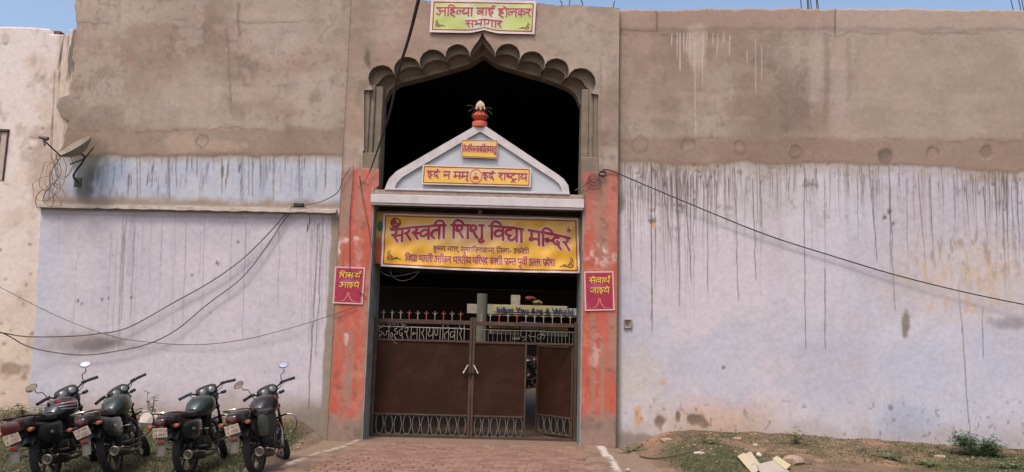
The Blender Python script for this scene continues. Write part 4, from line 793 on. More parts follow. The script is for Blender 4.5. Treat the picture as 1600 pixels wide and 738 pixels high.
# ================================================================== SIGNS
def print_mat(name, col, rough=.5, **k): return mat(name, C(*col), rough, noise=k.pop('noise', .06), nscale=k.pop('nscale', 4), **k)
CRIM, WHT, DRED = print_mat('print_crimson', (172, 34, 48)), print_mat('print_white', (226, 206, 198)), print_mat('print_dark_red', (140, 34, 36))
GRN, YEL, PINK = print_mat('print_green', (70, 96, 60)), print_mat('print_yellow', (240, 196, 60)), print_mat('print_pink', (214, 110, 110))
BLK = print_mat('print_shadow', (60, 24, 34)); M_BLUE = print_mat('print_blue', (28, 84, 140)); OCH = print_mat('print_ochre', (190, 150, 70))
class Sign:
    def __init__(s, name, label, cat, corners, Y, mats_, wave=.006, seed=0, group=None, sag=None, nx=60, paintfn=None, off=.0):
        TL, TR, BR, BL = [Vector(at(p[0], p[1], Y)) for p in corners]; s.c = (TL, TR, BR, BL); s.W = ((TR-TL).length+(BR-BL).length)/2; s.H = ((TL-BL).length+(TR-BR).length)/2
        s.o = empty(name, ((BL+BR)/2), label, cat, group); s.O = (BL+BR)/2; s.wave = wave; s.seed = seed; s.sag = sag; s.k = 0
        U, Vv = np.meshgrid(np.linspace(0, s.W, nx), np.linspace(0, s.H, max(6, int(nx*s.H/s.W))))
        pts = np.array([s.f(u, v, 0) for u, v in zip(U.ravel(), Vv.ravel())]); q = pts.reshape(U.shape+(3,))
        me = grid_mesh('sheet', q[..., 0], q[..., 1], q[..., 2], mats_); c = paintfn(U.ravel(), Vv.ravel(), s.W, s.H); painted(me, c); s.sheet = link('sheet', me, s.o)
        bk = MB(); pr = [(0, 0), (s.W, 0), (s.W, s.H), (0, s.H)]; e = []
        for (a, b) in zip(pr, pr[1:]+pr[:1]):
            for k in range(12): e.append((a[0]+(b[0]-a[0])*k/12, a[1]+(b[1]-a[1])*k/12))
        V = [s.f(u, v, 0) for u, v in e]+[s.f(u, v, -.006) for u, v in e]; n = len(e); bk.add(V, [(i, (i+1) % n, (i+1) % n+n, i+n) for i in range(n)]); bk.build('sheet_edge', WHT, s.o, False)
    def f(s, u, v, d):
        """u right, v up in metres; d towards the viewer"""
        a, b = u/s.W, v/s.H; TL, TR, BR, BL = s.c; p = (BL*(1-a)+BR*a)*(1-b)+(TL*(1-a)+TR*a)*b
        w = 0
        if s.wave: w = s.wave*(math.sin(u*9+v*7+s.seed)*.5+math.sin(u*17-v*13+2*s.seed)*.25+math.sin(-u*5+v*16+s.seed*3)*.35)
        z = p.z-s.O.z
        if s.sag: z += s.sag(a, b)
        return (p.x-s.O.x, p.y-s.O.y-w-d, z)
    def ribbons(s, name, lines, w, m, d):
        b = MB()
        for q in lines: s.k += 1; V, F = [], []; ribbon(V, F, q, w, s.f, d+(s.k % 14)*.00018); b.add(V, F)
        return b.build(name, m, s.o, False)
    def text(s, name, txt, x0, x1, base, h, m, w=.07, warp=None, outline=None, ow=.12, shadow=None, italic=0, dz=.004):
        st, W = strokes(txt); sx = (x1-x0)/W; wp = warp or (lambda u: 0)
        def tr(p, dx=0, dy=0):
            u = x0+p[0]*sx+dx; return (u+italic*p[1]*h, base+p[1]*h+wp(u)+dy)
        L = [[tr(p) for p in q] for q in st]
        # subdivide long head lines so they can follow the warp
        def sub(q):
            out = [q[0]]
            for a, b in zip(q, q[1:]):
                n = max(1, int(math.hypot(b[0]-a[0], b[1]-a[1])/.04))
                for k in range(1, n+1): u = a[0]+(b[0]-a[0])*k/n; out.append((u, a[1]+(b[1]-a[1])*k/n))
            return out
        def head(q): return len(q) == 2 and abs(q[0][1]-q[1][1]) < 1e-9 and q[0][1] == 1
        L = []
        for q in st:
            if head(q): n = max(1, int((q[1][0]-q[0][0])*sx/.04)); q = [(q[0][0]+(q[1][0]-q[0][0])*k/n, 1) for k in range(n+1)]
            L.append([tr(p) for p in q])
        if shadow is not None: s.ribbons(name+'_shadow', [[(u+h*.05, v-h*.05) for u, v in q] for q in L], w*h, shadow, dz-.0005)
        if outline is not None: s.ribbons(name+'_outline', L, ow*h, outline, dz-.003 if dz > .003 else .001)
        return s.ribbons(name, L, w*h, m, dz+.0012)
    def frame(s, m, w, inset, name='border_line', d=.002):
        a, b, W, H = inset, inset, s.W-inset, s.H-inset; return s.ribbons(name, [[(a, b), (W, b)], [(W, b), (W, H)], [(W, H), (a, H)], [(a, H), (a, b)]], w, m, d)
    def disc(s, name, u, v, ru, rv, m, d=.003, n=24):
        b = MB(); b.add([s.f(u+ru*math.cos(2*math.pi*k/n), v+rv*math.sin(2*math.pi*k/n), d) for k in range(n)], [tuple(range(n))]); return b.build(name, m, s.o, False)
    def flowers(s, u, v, sz, flip=1):
        for k, (du, dv) in enumerate(((0, 0), (.9, .1), (.45, .55))):
            b = MB(); q = []
            for j in range(40): t = 2*math.pi*j/40; r_ = sz*.42*(.75+.25*math.cos(5*t)); q.append(s.f(u+flip*du*sz+r_*math.cos(t), v+dv*sz+r_*math.sin(t), .003+k*.0004))
            b.add(q, [tuple(range(40))]); b.build('flower', DRED if k != 1 else CRIM, s.o, False); s.disc('flower_eye', u+flip*du*sz, v+dv*sz, sz*.12, sz*.12, PINK, .0048)
        s.ribbons('leaf_spray', [[(u-flip*.2*sz, v+.6*sz), (u, v+1.5*sz), (u+flip*.5*sz, v+1.9*sz)], [(u+flip*1.2*sz, v-.3*sz), (u+flip*2.2*sz, v-.2*sz), (u+flip*3.2*sz, v-.35*sz)], [(u+flip*1.6*sz, v), (u+flip*2.4*sz, v+.1*sz)], [(u, v-.45*sz), (u+flip*1.2*sz, v-.5*sz)], [(u+flip*.1*sz, v+1.1*sz), (u+flip*.5*sz, v+1.2*sz)]], sz*.12, GRN, .0025)
    def lotus(s, u, v, sz, m1, m2, bg_=None):
        if bg_ is not None: s.disc('emblem_ground', u, v, sz, sz*1.15, bg_, .0022)
        s.ribbons('emblem_ring', [[(u+sz*math.cos(t*math.pi/12), v+sz*1.15*math.sin(t*math.pi/12)) for t in range(25)]], sz*.08, m1, .003)
        b = MB()
        for a in (-62, -34, 0, 34, 62):
            t = R(90+a); L = sz*(.62 if a == 0 else .6); d = (math.cos(t)*L, math.sin(t)*L*.7); n_ = (-math.sin(t)*sz*.15, math.cos(t)*sz*.15); c_ = (u, v-sz*.35)
            b.add([s.f(c_[0], c_[1], .0034+a*1e-5), s.f(c_[0]+d[0]*.5+n_[0], c_[1]+d[1]*.5+n_[1], .0034+a*1e-5), s.f(c_[0]+d[0], c_[1]+d[1], .0034+a*1e-5), s.f(c_[0]+d[0]*.5-n_[0], c_[1]+d[1]*.5-n_[1], .0034+a*1e-5)], [(0, 1, 2, 3)])
        b.build('emblem_lotus', m2, s.o, False); s.ribbons('emblem_flame', [[(u, v), (u-sz*.08, v+sz*.3), (u, v+sz*.6)]], sz*.06, m2, .0036); s.ribbons('emblem_base', [[(u-sz*.5, v-sz*.5), (u+sz*.5, v-sz*.5)]], sz*.05, m2, .0036)
def banner_paint(y1, y2, y3, cx=.45, seed=0, spread=.28):
    def f(u, v, W, H):
        a, b = u/W, v/H; c = np.tile(C(*y1), (len(u), 1)); mix(c, C(*y2), ss(spread*1.6, .0, np.abs(a-cx-(b-.5)*.15))*ss(.15, .8, b)*.85); mix(c, C(*y3), ss(.55, .0, b)*.8)
        s_ = fbm((u+v*.8)*4, (v-u*.4)*1.2, 1.2, 700+seed, 4); mix(c, C(*[min(255, q*1.10) for q in y1]), ss(.5, .7, s_)*.45); return c
    return f
M_BAN = mat('vinyl_print', (0, 0, 0), .42, noise=.04, attr=True, spec=.4); M_BANM = mat('matte_print', (0, 0, 0), .6, noise=.05, attr=True)
# green sign over the arch
def grn(u, v, W, H):
    a, b = u/W, v/H; c = np.tile(C(196, 206, 120), (len(u), 1)); mix(c, C(216, 210, 196), ss(.30, .05, np.abs(a-.50))*.9); mix(c, C(184, 196, 104), ss(.5, .7, fbm(u*3, v*5, 1, 720)))
    e = np.minimum(np.minimum(u, W-u), np.minimum(v, H-v)); mix(c, C(228, 206, 204), ss(.055, .048, e)); return c
S1 = Sign('hall_sign', 'small green printed sheet with two lines of crimson Hindi lettering above the arch tip', 'sign', [(674, -1), (838, 2), (835, 53.5), (671, 50.5)], YB-.05, M_BANM, .005, 1, sag=lambda a, b: .07*max(0, 1-abs(a-.52)/.16)**1.5*(1-b)**1.5, paintfn=grn)
W, H = S1.W, S1.H; S1.frame(DRED, .010, .055)
S1.text('lettering', 'a i- ha la_ ya aa / ba aa i reph / ha o la ka ra', W*.055, W*.955, H*.52, H*.23, CRIM, .085, outline=WHT, ow=.15)
S1.text('lettering', 'sa bha aa ga aa ra', W*.335, W*.685, H*.17, H*.20, CRIM, .085, outline=WHT, ow=.15, warp=lambda u: 0)
S1.flowers(W*.06, H*.22, .055, 1); S1.flowers(W*.94, H*.19, .055, -1)
# two yellow signs on the pediment
yp = banner_paint((238, 186, 70), (222, 200, 168), (240, 190, 66), .5, 2, .3)
def edge_white(fn, w):
    def g(u, v, W, H):
        c = fn(u, v, W, H); e = np.minimum(np.minimum(u, W-u), np.minimum(v, H-v)); mix(c, C(226, 208, 204), ss(w*1.1, w*.9, e)); return c
    return g
S2 = Sign('motto_sign', 'small yellow sign with one crowded line of crimson lettering near the top of the gable', 'sign', [(721.5, 218.5), (777.5, 219), (776.5, 248), (720.5, 245.5)], YP-.012, M_BANM, .003, 2, paintfn=edge_white(yp, .012), nx=40)
S2.frame(DRED, .006, .016); S2.text('lettering', 'ta e ja i- sa_ va na aa va dha ii ta ma sa_ ta u-', S2.W*.04, S2.W*.955, S2.H*.32, S2.H*.32, CRIM, .075, outline=WHT, ow=.12)
S3 = Sign('motto_sign', 'long yellow sign with crimson lettering either side of a round lotus emblem across the gable', 'sign', [(660.5, 257.5), (830, 262.5), (829, 292.5), (658.5, 288)], YP-.012, M_BANM, .003, 3, paintfn=edge_white(yp, .028), nx=80)
S3.frame(DRED, .008, .034); W, H = S3.W, S3.H
S3.text('lettering', 'i da am / na / ma ma hal', W*.045, W*.425, H*.34, H*.34, CRIM, .095, outline=WHT, ow=.15)
S3.text('lettering', 'i da am / ra aa ssa_ ttra aa ya', W*.555, W*.965, H*.34, H*.34, CRIM, .095, outline=WHT, ow=.15); S3.lotus(W*.495, H*.49, H*.30, PINK, CRIM)
# long banner under the lintel and the older one behind it
YBn = YB+.28
yb_ = banner_paint((236, 180, 66), (216, 194, 158), (250, 184, 48), .42, 5, .16)
S4 = Sign('gate_banner', 'wide yellow vinyl banner with the school name in arched crimson letters hung above the gate', 'banner', [(599, 333.5), (903.5, 341.5), (906, 427), (595, 416)], YBn, M_BAN, .024, 4, sag=lambda a, b: -.025*math.sin(math.pi*a)*(1-b), paintfn=edge_white(yb_, .042), nx=150)
W, H = S4.W, S4.H; S4.frame(DRED, .010, .048)
wp = lambda u: (.235-.80*((u/W-.47))**2-.01*(u/W))*H
L_ = 'sa ra sa_ va ta ii / i- sha sha u- / i- va dya aa / ma i- na_ da ra'
S4.text('school_name', L_, W*.045, W*.955, H*.36, H*.235, CRIM, .105, warp=wp, outline=WHT, ow=.175)
S4.text('address_line', 'ka ri ssa_ nna / na ga ra , / ma u- sa aa i- pha ra kha aa na aa / i- ja la aa - / a ma e ttha ii', W*.26, W*.745, H*.335, H*.085, DRED, .068, outline=WHT, ow=.11)
S4.text('society_line', 'i- va dya aa / bha aa ra ta ii / a i- kha la / bha aa ra ta ii ya / pa i- ra ssa da / ka aa sha ii / pra aa na_ ta / pa uu va ii reph / u ta_ ta ra / pra da e sha', W*.12, W*.875, H*.125, H*.115, CRIM, .07, outline=WHT, ow=.12)
S4.flowers(W*.035, H*.17, .075, 1); S4.flowers(W*.965, H*.14, .075, -1); S4.lotus(W*.95, H*.80, .085, WHT, DRED, print_mat('emblem_pale', (206, 168, 120)))
S4.disc('emblem_ground', W*.065, H*.83, .105, .10, DRED, .003); S4.ribbons('emblem_swan', [[(W*.065-.05, H*.83-.03), (W*.065-.01, H*.83-.05), (W*.065+.03, H*.83-.02), (W*.065+.01, H*.83+.03), (W*.065+.035, H*.83+.06)]], .008, PINK, .0045); S4.ribbons('emblem_scroll', [[(W*.065-.10, H*.83-.115), (W*.065, H*.83-.095), (W*.065+.10, H*.83-.115)]], .016, DRED, .005)
def old(u, v, W, H):
    c = np.tile(C(206, 166, 84), (len(u), 1)); mix(c, C(190, 84, 50), ss(.50, .47, v/H)); return c
S5 = Sign('gate_banner', 'older yellow and orange banner whose edges show behind the long school banner', 'banner', [(589, 331), (910.5, 343), (910.5, 424), (585.5, 412)], YBn+.05, M_BAN, .006, 6, paintfn=old, nx=40)
S5.disc('emblem_ground', .075, S5.H*.72, .055, .10, GRN)
b = MB(); p0, p1 = at(588, 330.5, YBn), at(908, 341, YBn); b.tube([p0, p1], .012, 6); b.box((at(750, 335, YBn)[0], YBn-.01, at(750, 332, YBn)[2]), (.035, .03, .045), bev=.004)
o = props(b.build('banner_rail', mat('rail_grey', C(128, 120, 108), .7)), 'thin grey rail with a small box at its middle carrying the banners', 'rail')
# magenta signs on the pillars
def mag(u, v, W, H):
    a, b = u/W, v/H; c = np.tile(C(164, 24, 64), (len(u), 1)); mix(c, C(186, 84, 140), np.exp(-((a-.45)/.22)**2-((b-.60)/.10)**2)*.9); mix(c, C(150, 24, 60), ss(.35, 0, b)*.6)
    r_ = np.arctan2(b-.6, a-.45); mix(c, C(184, 44, 84), ss(.3, 1, np.sin(r_*11))*.35); e = np.minimum(np.minimum(u, W-u), np.minimum(v, H-v)); mix(c, C(226, 190, 186), ss(.020, .015, e)); return c
for crn, lab, t1, t2, sd_, ex in (([(523.5, 416.5), (570.5, 418), (566.5, 476), (519.5, 474)], 'magenta sign with two yellow words and folded hands on the left orange pillar', 'i- sha ksha aa tha reph', 'a aa i ya e', 7, 0),
                              ([(912.5, 424.5), (958.5, 424), (960.5, 485), (914, 486)], 'magenta sign with two yellow words and folded hands on the right orange pillar', 'sa e va aa tha reph', 'ja aa i ya e', 9, 0)):
    S = Sign('pillar_sign', lab, 'sign', crn, YB-.022, M_BANM, .0025, sd_, group='signs on the orange pillars', paintfn=mag, nx=36); W, H = S.W, S.H
    S.text('lettering', t1, W*.15, W*.86, H*.70, H*.135, YEL, .08, shadow=BLK, italic=.1); S.text('lettering', t2, W*.19, W*.83, H*.44, H*.135, YEL, .08, shadow=BLK, italic=.1)
    for sg in (-1, 1):
        S.ribbons('folded_hands', [[(W*(.5+sg*.015), H*.30), (W*(.5+sg*.04), H*.20), (W*(.5+sg*.12), H*.10), (W*(.5+sg*.2), H*.07)]], .011, PINK, .003)
        S.ribbons('corner_flourish', [[(W*(.5+sg*.24), H*.075), (W*(.5+sg*.36), H*.06)], [(W*(.5+sg*.42), H*.07), (W*(.5+sg*.43), H*.16), (W*(.5+sg*.41), H*.20)]], .004, PINK, .003)
# ================================================================== KALASH on the gable
M_POT = mat('terracotta_red', C(190, 84, 62), .75, noise=.15, nscale=10, bump=.2); kp = at(749.5, 196, YP+.08)
kal = empty('kalash_pot', kp, 'red clay water pot with leaves and a coconut on the tip of the gable', 'pot')
MB().lathe([(.10, -.06), (.14, -.045), (.148, .02), (.142, .055), (.10, .068), (.07, .075)], 24).build('foot_ring', mat('foot_red', C(206, 100, 80), .75, noise=.12), kal)
MB().lathe([(.07, .07), (.10, .085), (.145, .145), (.152, .17), (.135, .20), (.10, .235), (.075, .255), (.072, .275), (.10, .29), (.10, .30)], 24).build('pot_body', M_POT, kal)
b = MB(); b.lathe([(.0, .27), (.045, .275), (.072, .31), (.078, .36), (.068, .41), (.04, .455), (.008, .485)], 20); cn = b.build('coconut', mat('coconut', C(204, 150, 128), .8, noise=.1), kal)
b = MB()
for k in range(14):
    t = 2*math.pi*k/14; b.tube([(.0461*math.cos(t), .0461*math.sin(t), .277), (.074*math.cos(t), .074*math.sin(t), .31), (.080*math.cos(t), .080*math.sin(t), .36), (.070*math.cos(t), .070*math.sin(t), .41), (.042*math.cos(t), .042*math.sin(t), .452)], .0065, 5)
b.build('coconut_rib', mat('rib_white', C(222, 206, 196), .8), kal)
M_LEAF1 = mat('painted_leaf', C(150, 160, 140), .7, noise=.25, nscale=20)
for k, (a, L, up) in enumerate(((178, .20, .09), (150, .15, -.10), (205, .17, -.06), (0, .17, .03), (-20, .19, -.10), (35, .14, -.11), (-60, .14, -.02), (-110, .14, -.03), (95, .15, .0), (-85, .13, -.05))):
    t = R(a); d = Vector((math.cos(t), math.sin(t), 0)); n_ = Vector((-math.sin(t), math.cos(t), 0)); b = MB(); V = []
    for j in range(6): s_ = j/5; p = d*(.06+L*s_)+Vector((0, 0, .29+up*s_+.05*math.sin(s_*math.pi))); w = .022*math.sin(math.pi*(.12+.82*s_)); V += [p+n_*w, p+Vector((0, 0, -.008)), p-n_*w]
    b.add(V, [(3*j, 3*j+1, 3*j+4, 3*j+3) for j in range(5)]+[(3*j+1, 3*j+2, 3*j+5, 3*j+4) for j in range(5)]); b.build('leaf', M_LEAF1, kal)
# ================================================================== CABLES
M_CAB = mat('black_cable', C(44, 40, 42), .6, noise=.2, nscale=30); M_CAB2 = mat('grey_cable', C(84, 76, 76), .7, noise=.2, nscale=30)
def cable(name, lab, pts, r, m, cat='cable', smooth=6, group=None):
    """pts: (px, py, Y)"""
    P3 = [Vector(at(a, b, c)) for a, b, c in pts]; o0 = P3[-1].copy(); t = MB().tube([p-o0 for p in P3], r, 6, smooth=smooth); return props(t.build(name, m, None, True, 60, loc=o0), lab, cat, group)
cable('power_cable', 'thick black cable dropping past the left of the arch to the left pillar', [(676, -70, 8.6), (662, -30, 9.2), (654, 0, 9.8), (640, 55, 10.7), (622, 115, 11.8), (612, 165, 12.6), (599, 208, 13.2), (588, 240, 13.5), (578, 268, 13.62)], [.030, .028, .026, .025, .023, .020, .018, .015, .012], M_CAB)
cable('thin_cable', 'thin dark wire looping down the left jamb from the pillar top towards the gate', [(578, 268, 13.62), (566, 288, 13.65), (562, 275, 13.65), (566, 305, 13.66), (575, 350, 13.66), (584, 400, 13.68), (596, 425, 13.95), (615, 432, 13.96), (640, 428, 13.96), (652, 425, 13.97)], .006, M_CAB)
cable('thin_cable', 'pale thin wire sagging under the left end of the long banner', [(610, 424, 13.97), (614, 433, 13.96), (628, 439, 13.96), (646, 434, 13.96), (655, 424, 13.97)], .005, M_CAB2)
cable('thin_cable', 'straight black wire running down the middle of the left pillar to the magenta sign', [(552, 258, 13.64), (551, 290, 13.66), (547, 340, 13.67), (546.5, 425, 13.67)], .006, M_CAB)
cable('thin_cable', 'black wire leaving the magenta sign edge and running down the left jamb', [(560, 455, 13.66), (572, 466, 13.68), (578, 480, 13.9), (580, 500, 14.1)], .006, M_CAB)
cable('wall_cable', 'dark cable sagging left from the junction box, upper of the two long ones', [(-60, 516, 12.9), (0, 520, 13.3), (40, 526, 13.5), (100, 526, 13.66), (150, 522, 13.72), (200, 512, 13.75), (275, 471, 13.76), (330, 440, 13.76), (375, 408, 13.76), (415, 370, 13.76), (450, 330, 13.76), (458, 322, 13.74)], .011, M_CAB2)
cable('wall_cable', 'dark cable sagging left from the junction box, lower of the two long ones', [(-60, 508, 12.9), (0, 519, 13.3), (40, 540, 13.6), (80, 550, 13.72), (130, 555, 13.74), (175, 550, 13.74), (230, 538, 13.75), (275, 516, 13.75), (325, 475, 13.76), (375, 437, 13.76), (410, 395, 13.76), (440, 350, 13.76), (461, 323, 13.74)], .010, M_CAB2)
cable('wall_cable', 'thin wire strung low across the lilac wall from the left pillar to the far left', [(-60, 420, 13.2), (0, 449, 13.4), (60, 480, 13.6), (110, 503, 13.72), (170, 524, 13.76), (215, 533, 13.77), (300, 539, 13.77), (380, 531, 13.76), (460, 511, 13.75), (520, 492, 13.66), (556, 479, 13.66)], .006, M_CAB2)
cable('wall_cable', 'short cable curving from the junction box up to the left pillar', [(475, 321, 13.74), (505, 314, 13.74), (528, 300, 13.66), (536, 280, 13.64), (548, 262, 13.64)], .008, M_CAB2)
cable('thin_cable', 'short hooked wire end dangling below the junction box', [(474, 322, 13.73), (481, 330, 13.72), (484, 345, 13.72), (480, 362, 13.72), (481, 350, 13.71)], .006, M_CAB)
cable('wall_cable', 'long black cable slanting from the right pillar across the right wall', [(941, 266, 13.64), (955, 267, 13.66), (1000, 286, 13.70), (1100, 328, 13.74), (1200, 368, 13.76), (1300, 400, 13.76), (1400, 430, 13.76), (1500, 455, 13.74), (1600, 476, 13.70), (1720, 498, 13.6)], .011, M_CAB)
cp = at(928, 278, 13.64); b = MB()
for k in range(3): rr_ = .10+.02*k; b.tube([(rr_*math.cos(t*math.pi/8+k), -.01*k, rr_*.8*math.sin(t*math.pi/8+k)-.06*k) for t in range(16)], .009, 5, closed=True)
for k in range(3): rr_ = .07; b.tube([(.16+rr_*math.cos(t*math.pi/8), -.01*k, .07+rr_*.6*math.sin(t*math.pi/8)+.01*k) for t in range(16)], .010, 5, closed=True)
b.tube([(-.35, .02, -.25), (-.2, .0, -.16), (-.08, .0, -.08)], .009, 5, smooth=3)
props(b.build('cable_coil', M_CAB2, None, True, loc=cp), 'loose coil of grey cable at the top of the orange paint on the right pillar', 'cable coil')
jp = at(467, 321, 13.74); b = MB(); b.box((0, 0, 0), (.09, .05, .035), bev=.008); b.box((.0, -.052, 0), (.07, .004, .022)); props(b.build('junction_box', mat('black_box', C(36, 34, 34), .5), loc=jp), 'small black junction box on the ledge of the left wall', 'junction box')
# socket box beside the right pillar
sp = at(981, 506, YW); sk = empty('switch_box', sp, 'small wooden switch box set into the lilac wall right of the right pillar', 'switch box')
b = MB()
for (x0, x1, z0, z1) in ((-.075, .075, .065, .08), (-.075, .075, -.085, -.07), (-.075, -.06, -.07, .065), (.045, .075, -.07, .065)): blk(x0, x1, z0, z1, -.045, .03, .003, b)
b.build('box_rim', mat('old_wood', C(166, 134, 110), .85, noise=.25), sk); b = MB(); blk(-.06, .045, -.07, .065, .005, .02, 0, b); b.build('box_back', mat('box_dark', C(74, 58, 50), .9), sk)
b = MB(); blk(-.03, .02, -.03, .03, -.02, .005, .004, b); b.build('switch', mat('switch', C(112, 96, 82), .6), sk)
# ================================================================== SATELLITE DISH
dp = at(108, 246, YW-.35); dish = empty('satellite_dish', at(118, 285, YW), 'weathered satellite dish tilted skyward on the left wall corner with a receiver arm', 'satellite dish'); DO = Vector(dish.location)
M_DISH = mat('dish_paint', C(150, 138, 122), .75, noise=.25, nscale=8, dirt=C(104, 92, 78), dirt_amt=.8, bump=.2); M_DST = mat('dish_steel', C(70, 66, 62), .6, .4)
pA, pB = Vector(at(94, 243, YW-.75)), Vector(at(137, 213, YW-.30)); cen = (pA+pB)/2; ax = (pB-pA).normalized()
nrm = Vector((-.36, -.50, .79)); nrm = (nrm-ax*nrm.dot(ax)).normalized(); sd_ax = nrm.cross(ax).normalized(); Rd = (pB-pA).length/2; V = []; F = []; n = 32; m_ = 8
for s_ in (0, 1):
    for i in range(m_+1):
        r_ = i/m_
        for k in range(n): t = 2*math.pi*k/n; V.append(cen+ax*Rd*r_*math.cos(t)+sd_ax*Rd*.92*r_*math.sin(t)+nrm*(.17*(r_*r_-1)-.008*s_)-DO)
for s_ in (0, 1):
    o_ = s_*(m_+1)*n
    for i in range(m_):
        for k in range(n): l = (k+1) % n; F.append((o_+i*n+k, o_+i*n+l, o_+(i+1)*n+l, o_+(i+1)*n+k))
for k in range(n): l = (k+1) % n; F.append((m_*n+k, m_*n+l, (2*m_+1)*n+l, (2*m_+1)*n+k))
MB().add(V, F).build('reflector', M_DISH, dish, True, 50)
b = MB(); c0 = cen-nrm*.17-DO; wm_ = Vector(at(122, 285, YW))-DO; b.tube([c0, c0-nrm*.12, wm_+Vector((.02, -.2, .1)), wm_], .018, 8, smooth=3); b.tube([c0-nrm*.05+ax*.3, c0-nrm*.12], .012, 6); b.tube([c0-nrm*.05-ax*.3, c0-nrm*.12], .012, 6); b.box(wm_, (.07, .012, .09), bev=.003); b.build('mount', M_DST, dish)
b = MB(); l0 = pA-DO+nrm*-.02; l1 = Vector(at(66, 217, YW-.95))-DO; b.tube([l0, l1], .014, 6); b.build('receiver_arm', M_DST, dish)
b = MB(); b.tube([l1+Vector((-.05, 0, .03)), l1+Vector((.10, 0, .0))], [.03, .04], 10); b.tube([l1+Vector((.02, 0, -.0)), l1+Vector((.06, .0, -.12))], .02, 8); b.build('receiver', mat('lnb', C(96, 86, 78), .6), dish)
wp_ = at(85, 262, YW-.4); b = MB(); rq = random.Random(3)
for k in range(7):
    cx, cz, ra, rb = rq.uniform(-.2, .2), rq.uniform(-.55, .15), rq.uniform(.10, .22), rq.uniform(.14, .36); ph = rq.random()*6
    b.tube([(cx+ra*math.cos(t*math.pi/7+ph), rq.uniform(-.05, .05), cz+rb*math.sin(t*math.pi/7+ph)) for t in range(14)], .0045, 4, smooth=2, closed=True)
b.tube([(-.18+.17*math.cos(t*math.pi/9), .1, -.60+.20*math.sin(t*math.pi/9)) for t in range(18)], .007, 4, closed=True)
for k in range(4): b.tube([(rq.uniform(-.1, .3), 0, .25), (rq.uniform(-.2, .2), .02, -.1), (rq.uniform(-.2, .25), .02, -.4), (rq.uniform(-.3, .3), .05, -.62)], .006, 4, smooth=4)
props(b.build('wire_tangle', mat('wire_tan', C(124, 104, 88), .7), loc=wp_), 'tangled brown wires hanging in loops below the satellite dish', 'wires')
# ================================================================== COURTYARD BEYOND THE GATE
YC = 27.0
M_BW = mat('board_white', C(190, 180, 160), .7, noise=.15, dirt=C(130, 112, 84), dirt_amt=.6); M_BY = mat('board_yellow', C(196, 150, 76), .7, noise=.15)
cb = empty('courtyard_board', at(830, 490, YC), 'long white and yellow board lettered in blue inside the courtyard', 'sign board'); CO = Vector(cb.location)
def wbox(mb, px0, py0, px1, py1, Y, t=.05, org=CO, bev=.004):
    p = at(px0, py0, Y); q = at(px1, py1, Y); mb.box(((p[0]+q[0])/2-org.x, Y+t/2-org.y, (p[2]+q[2])/2-org.z), (abs(q[0]-p[0])/2, t/2, abs(p[2]-q[2])/2), bev=bev)
b = MB(); wbox(b, 762, 475.5, 886, 493.5, YC); wbox(b, 886, 482, 902, 493.5, YC); b.build('board_face', M_BW, cb)
b = MB(); wbox(b, 772, 477, 826, 488.5, YC-.02, .01); wbox(b, 826, 478, 878, 489, YC-.02, .01); b.build('yellow_field', mat('board_straw', C(204, 184, 124), .7), cb)
b = MB(); wbox(b, 730, 475, 745, 490, YC, .05); b.build('board_end', M_BW, cb)
b = MB(); wbox(b, 762, 492, 900, 496, YC-.06, .08); b.build('board_tray', mat('tray_white', C(196, 190, 182), .7), cb)
fc = bpy.data.curves.new('txt', 'FONT'); fc.body = 'Infact You Are A World'; fc.size = 1; fc.extrude = .01; fo_ = bpy.data.objects.new('txt', fc); COL.objects.link(fo_); bpy.context.view_layer.update()
tm = bpy.data.meshes.new_from_object(fo_.evaluated_get(bpy.context.evaluated_depsgraph_get())); bpy.data.objects.remove(fo_)
co = np.array([v.co[:] for v in tm.vertices]); w0_, w1_ = co[:, 0].min(), co[:, 0].max(); A = Vector(at(776, 487.5, YC-.03)); Bq = Vector(at(895, 489.5, YC-.03)); hh = at(776, 479, YC-.03)[2]-A.z
for v in tm.vertices:
    t = (v.co.x-w0_)/(w1_-w0_); v.co = Vector((A.x+(Bq.x-A.x)*t-CO.x, A.y-.02-v.co.z-CO.y, A.z+v.co.y/.73*hh-CO.z))
for i_, dx in enumerate((0, .018)):
    t2 = tm if i_ == 0 else tm.copy()
    if i_: t2.transform(Matrix.Translation((dx, .004, 0)))
    t2.materials.clear(); t2.materials.append(M_BLUE); link('lettering', t2, cb)
def yard(name, lab, cat, build, m, group=None):
    b = MB(); build(b); return props(b.build(name, m), lab, cat, group)
def pil(pa, pb, ytop, Y, r_):
    p = at((pa+pb)/2, 500, Y); return p
p = at(752.5, 500, 26.2); r_ = at(760.5, 500, 26.2)[0]-p[0]; zt2 = at(752, 459, 26.2)[2]
cl_ = props(MB().lathe([(r_*1.08, -.17), (r_*1.08, .3), (r_, .35), (r_, zt2)], 20).build('courtyard_column', mat('column_grey', C(128, 124, 108), .85, noise=.12, nscale=5, bump=.3), loc=(p[0], 26.2, 0)), 'round pale grey column standing in the courtyard behind the gate', 'column')
p = at(805, 500, YC-.5); q = at(812.5, 500, YC-.5); props(MB().box((0, 0, (at(805, 461, YC)[2]+at(805, 477, YC)[2])/2), (q[0]-p[0], .15, (at(805, 461, YC)[2]-at(805, 477, YC)[2])/2), bev=.01).build('white_post', M_BW, loc=(p[0], YC+.3, 0)), 'short square white post rising behind the courtyard board', 'post')
YN2 = YC+.3
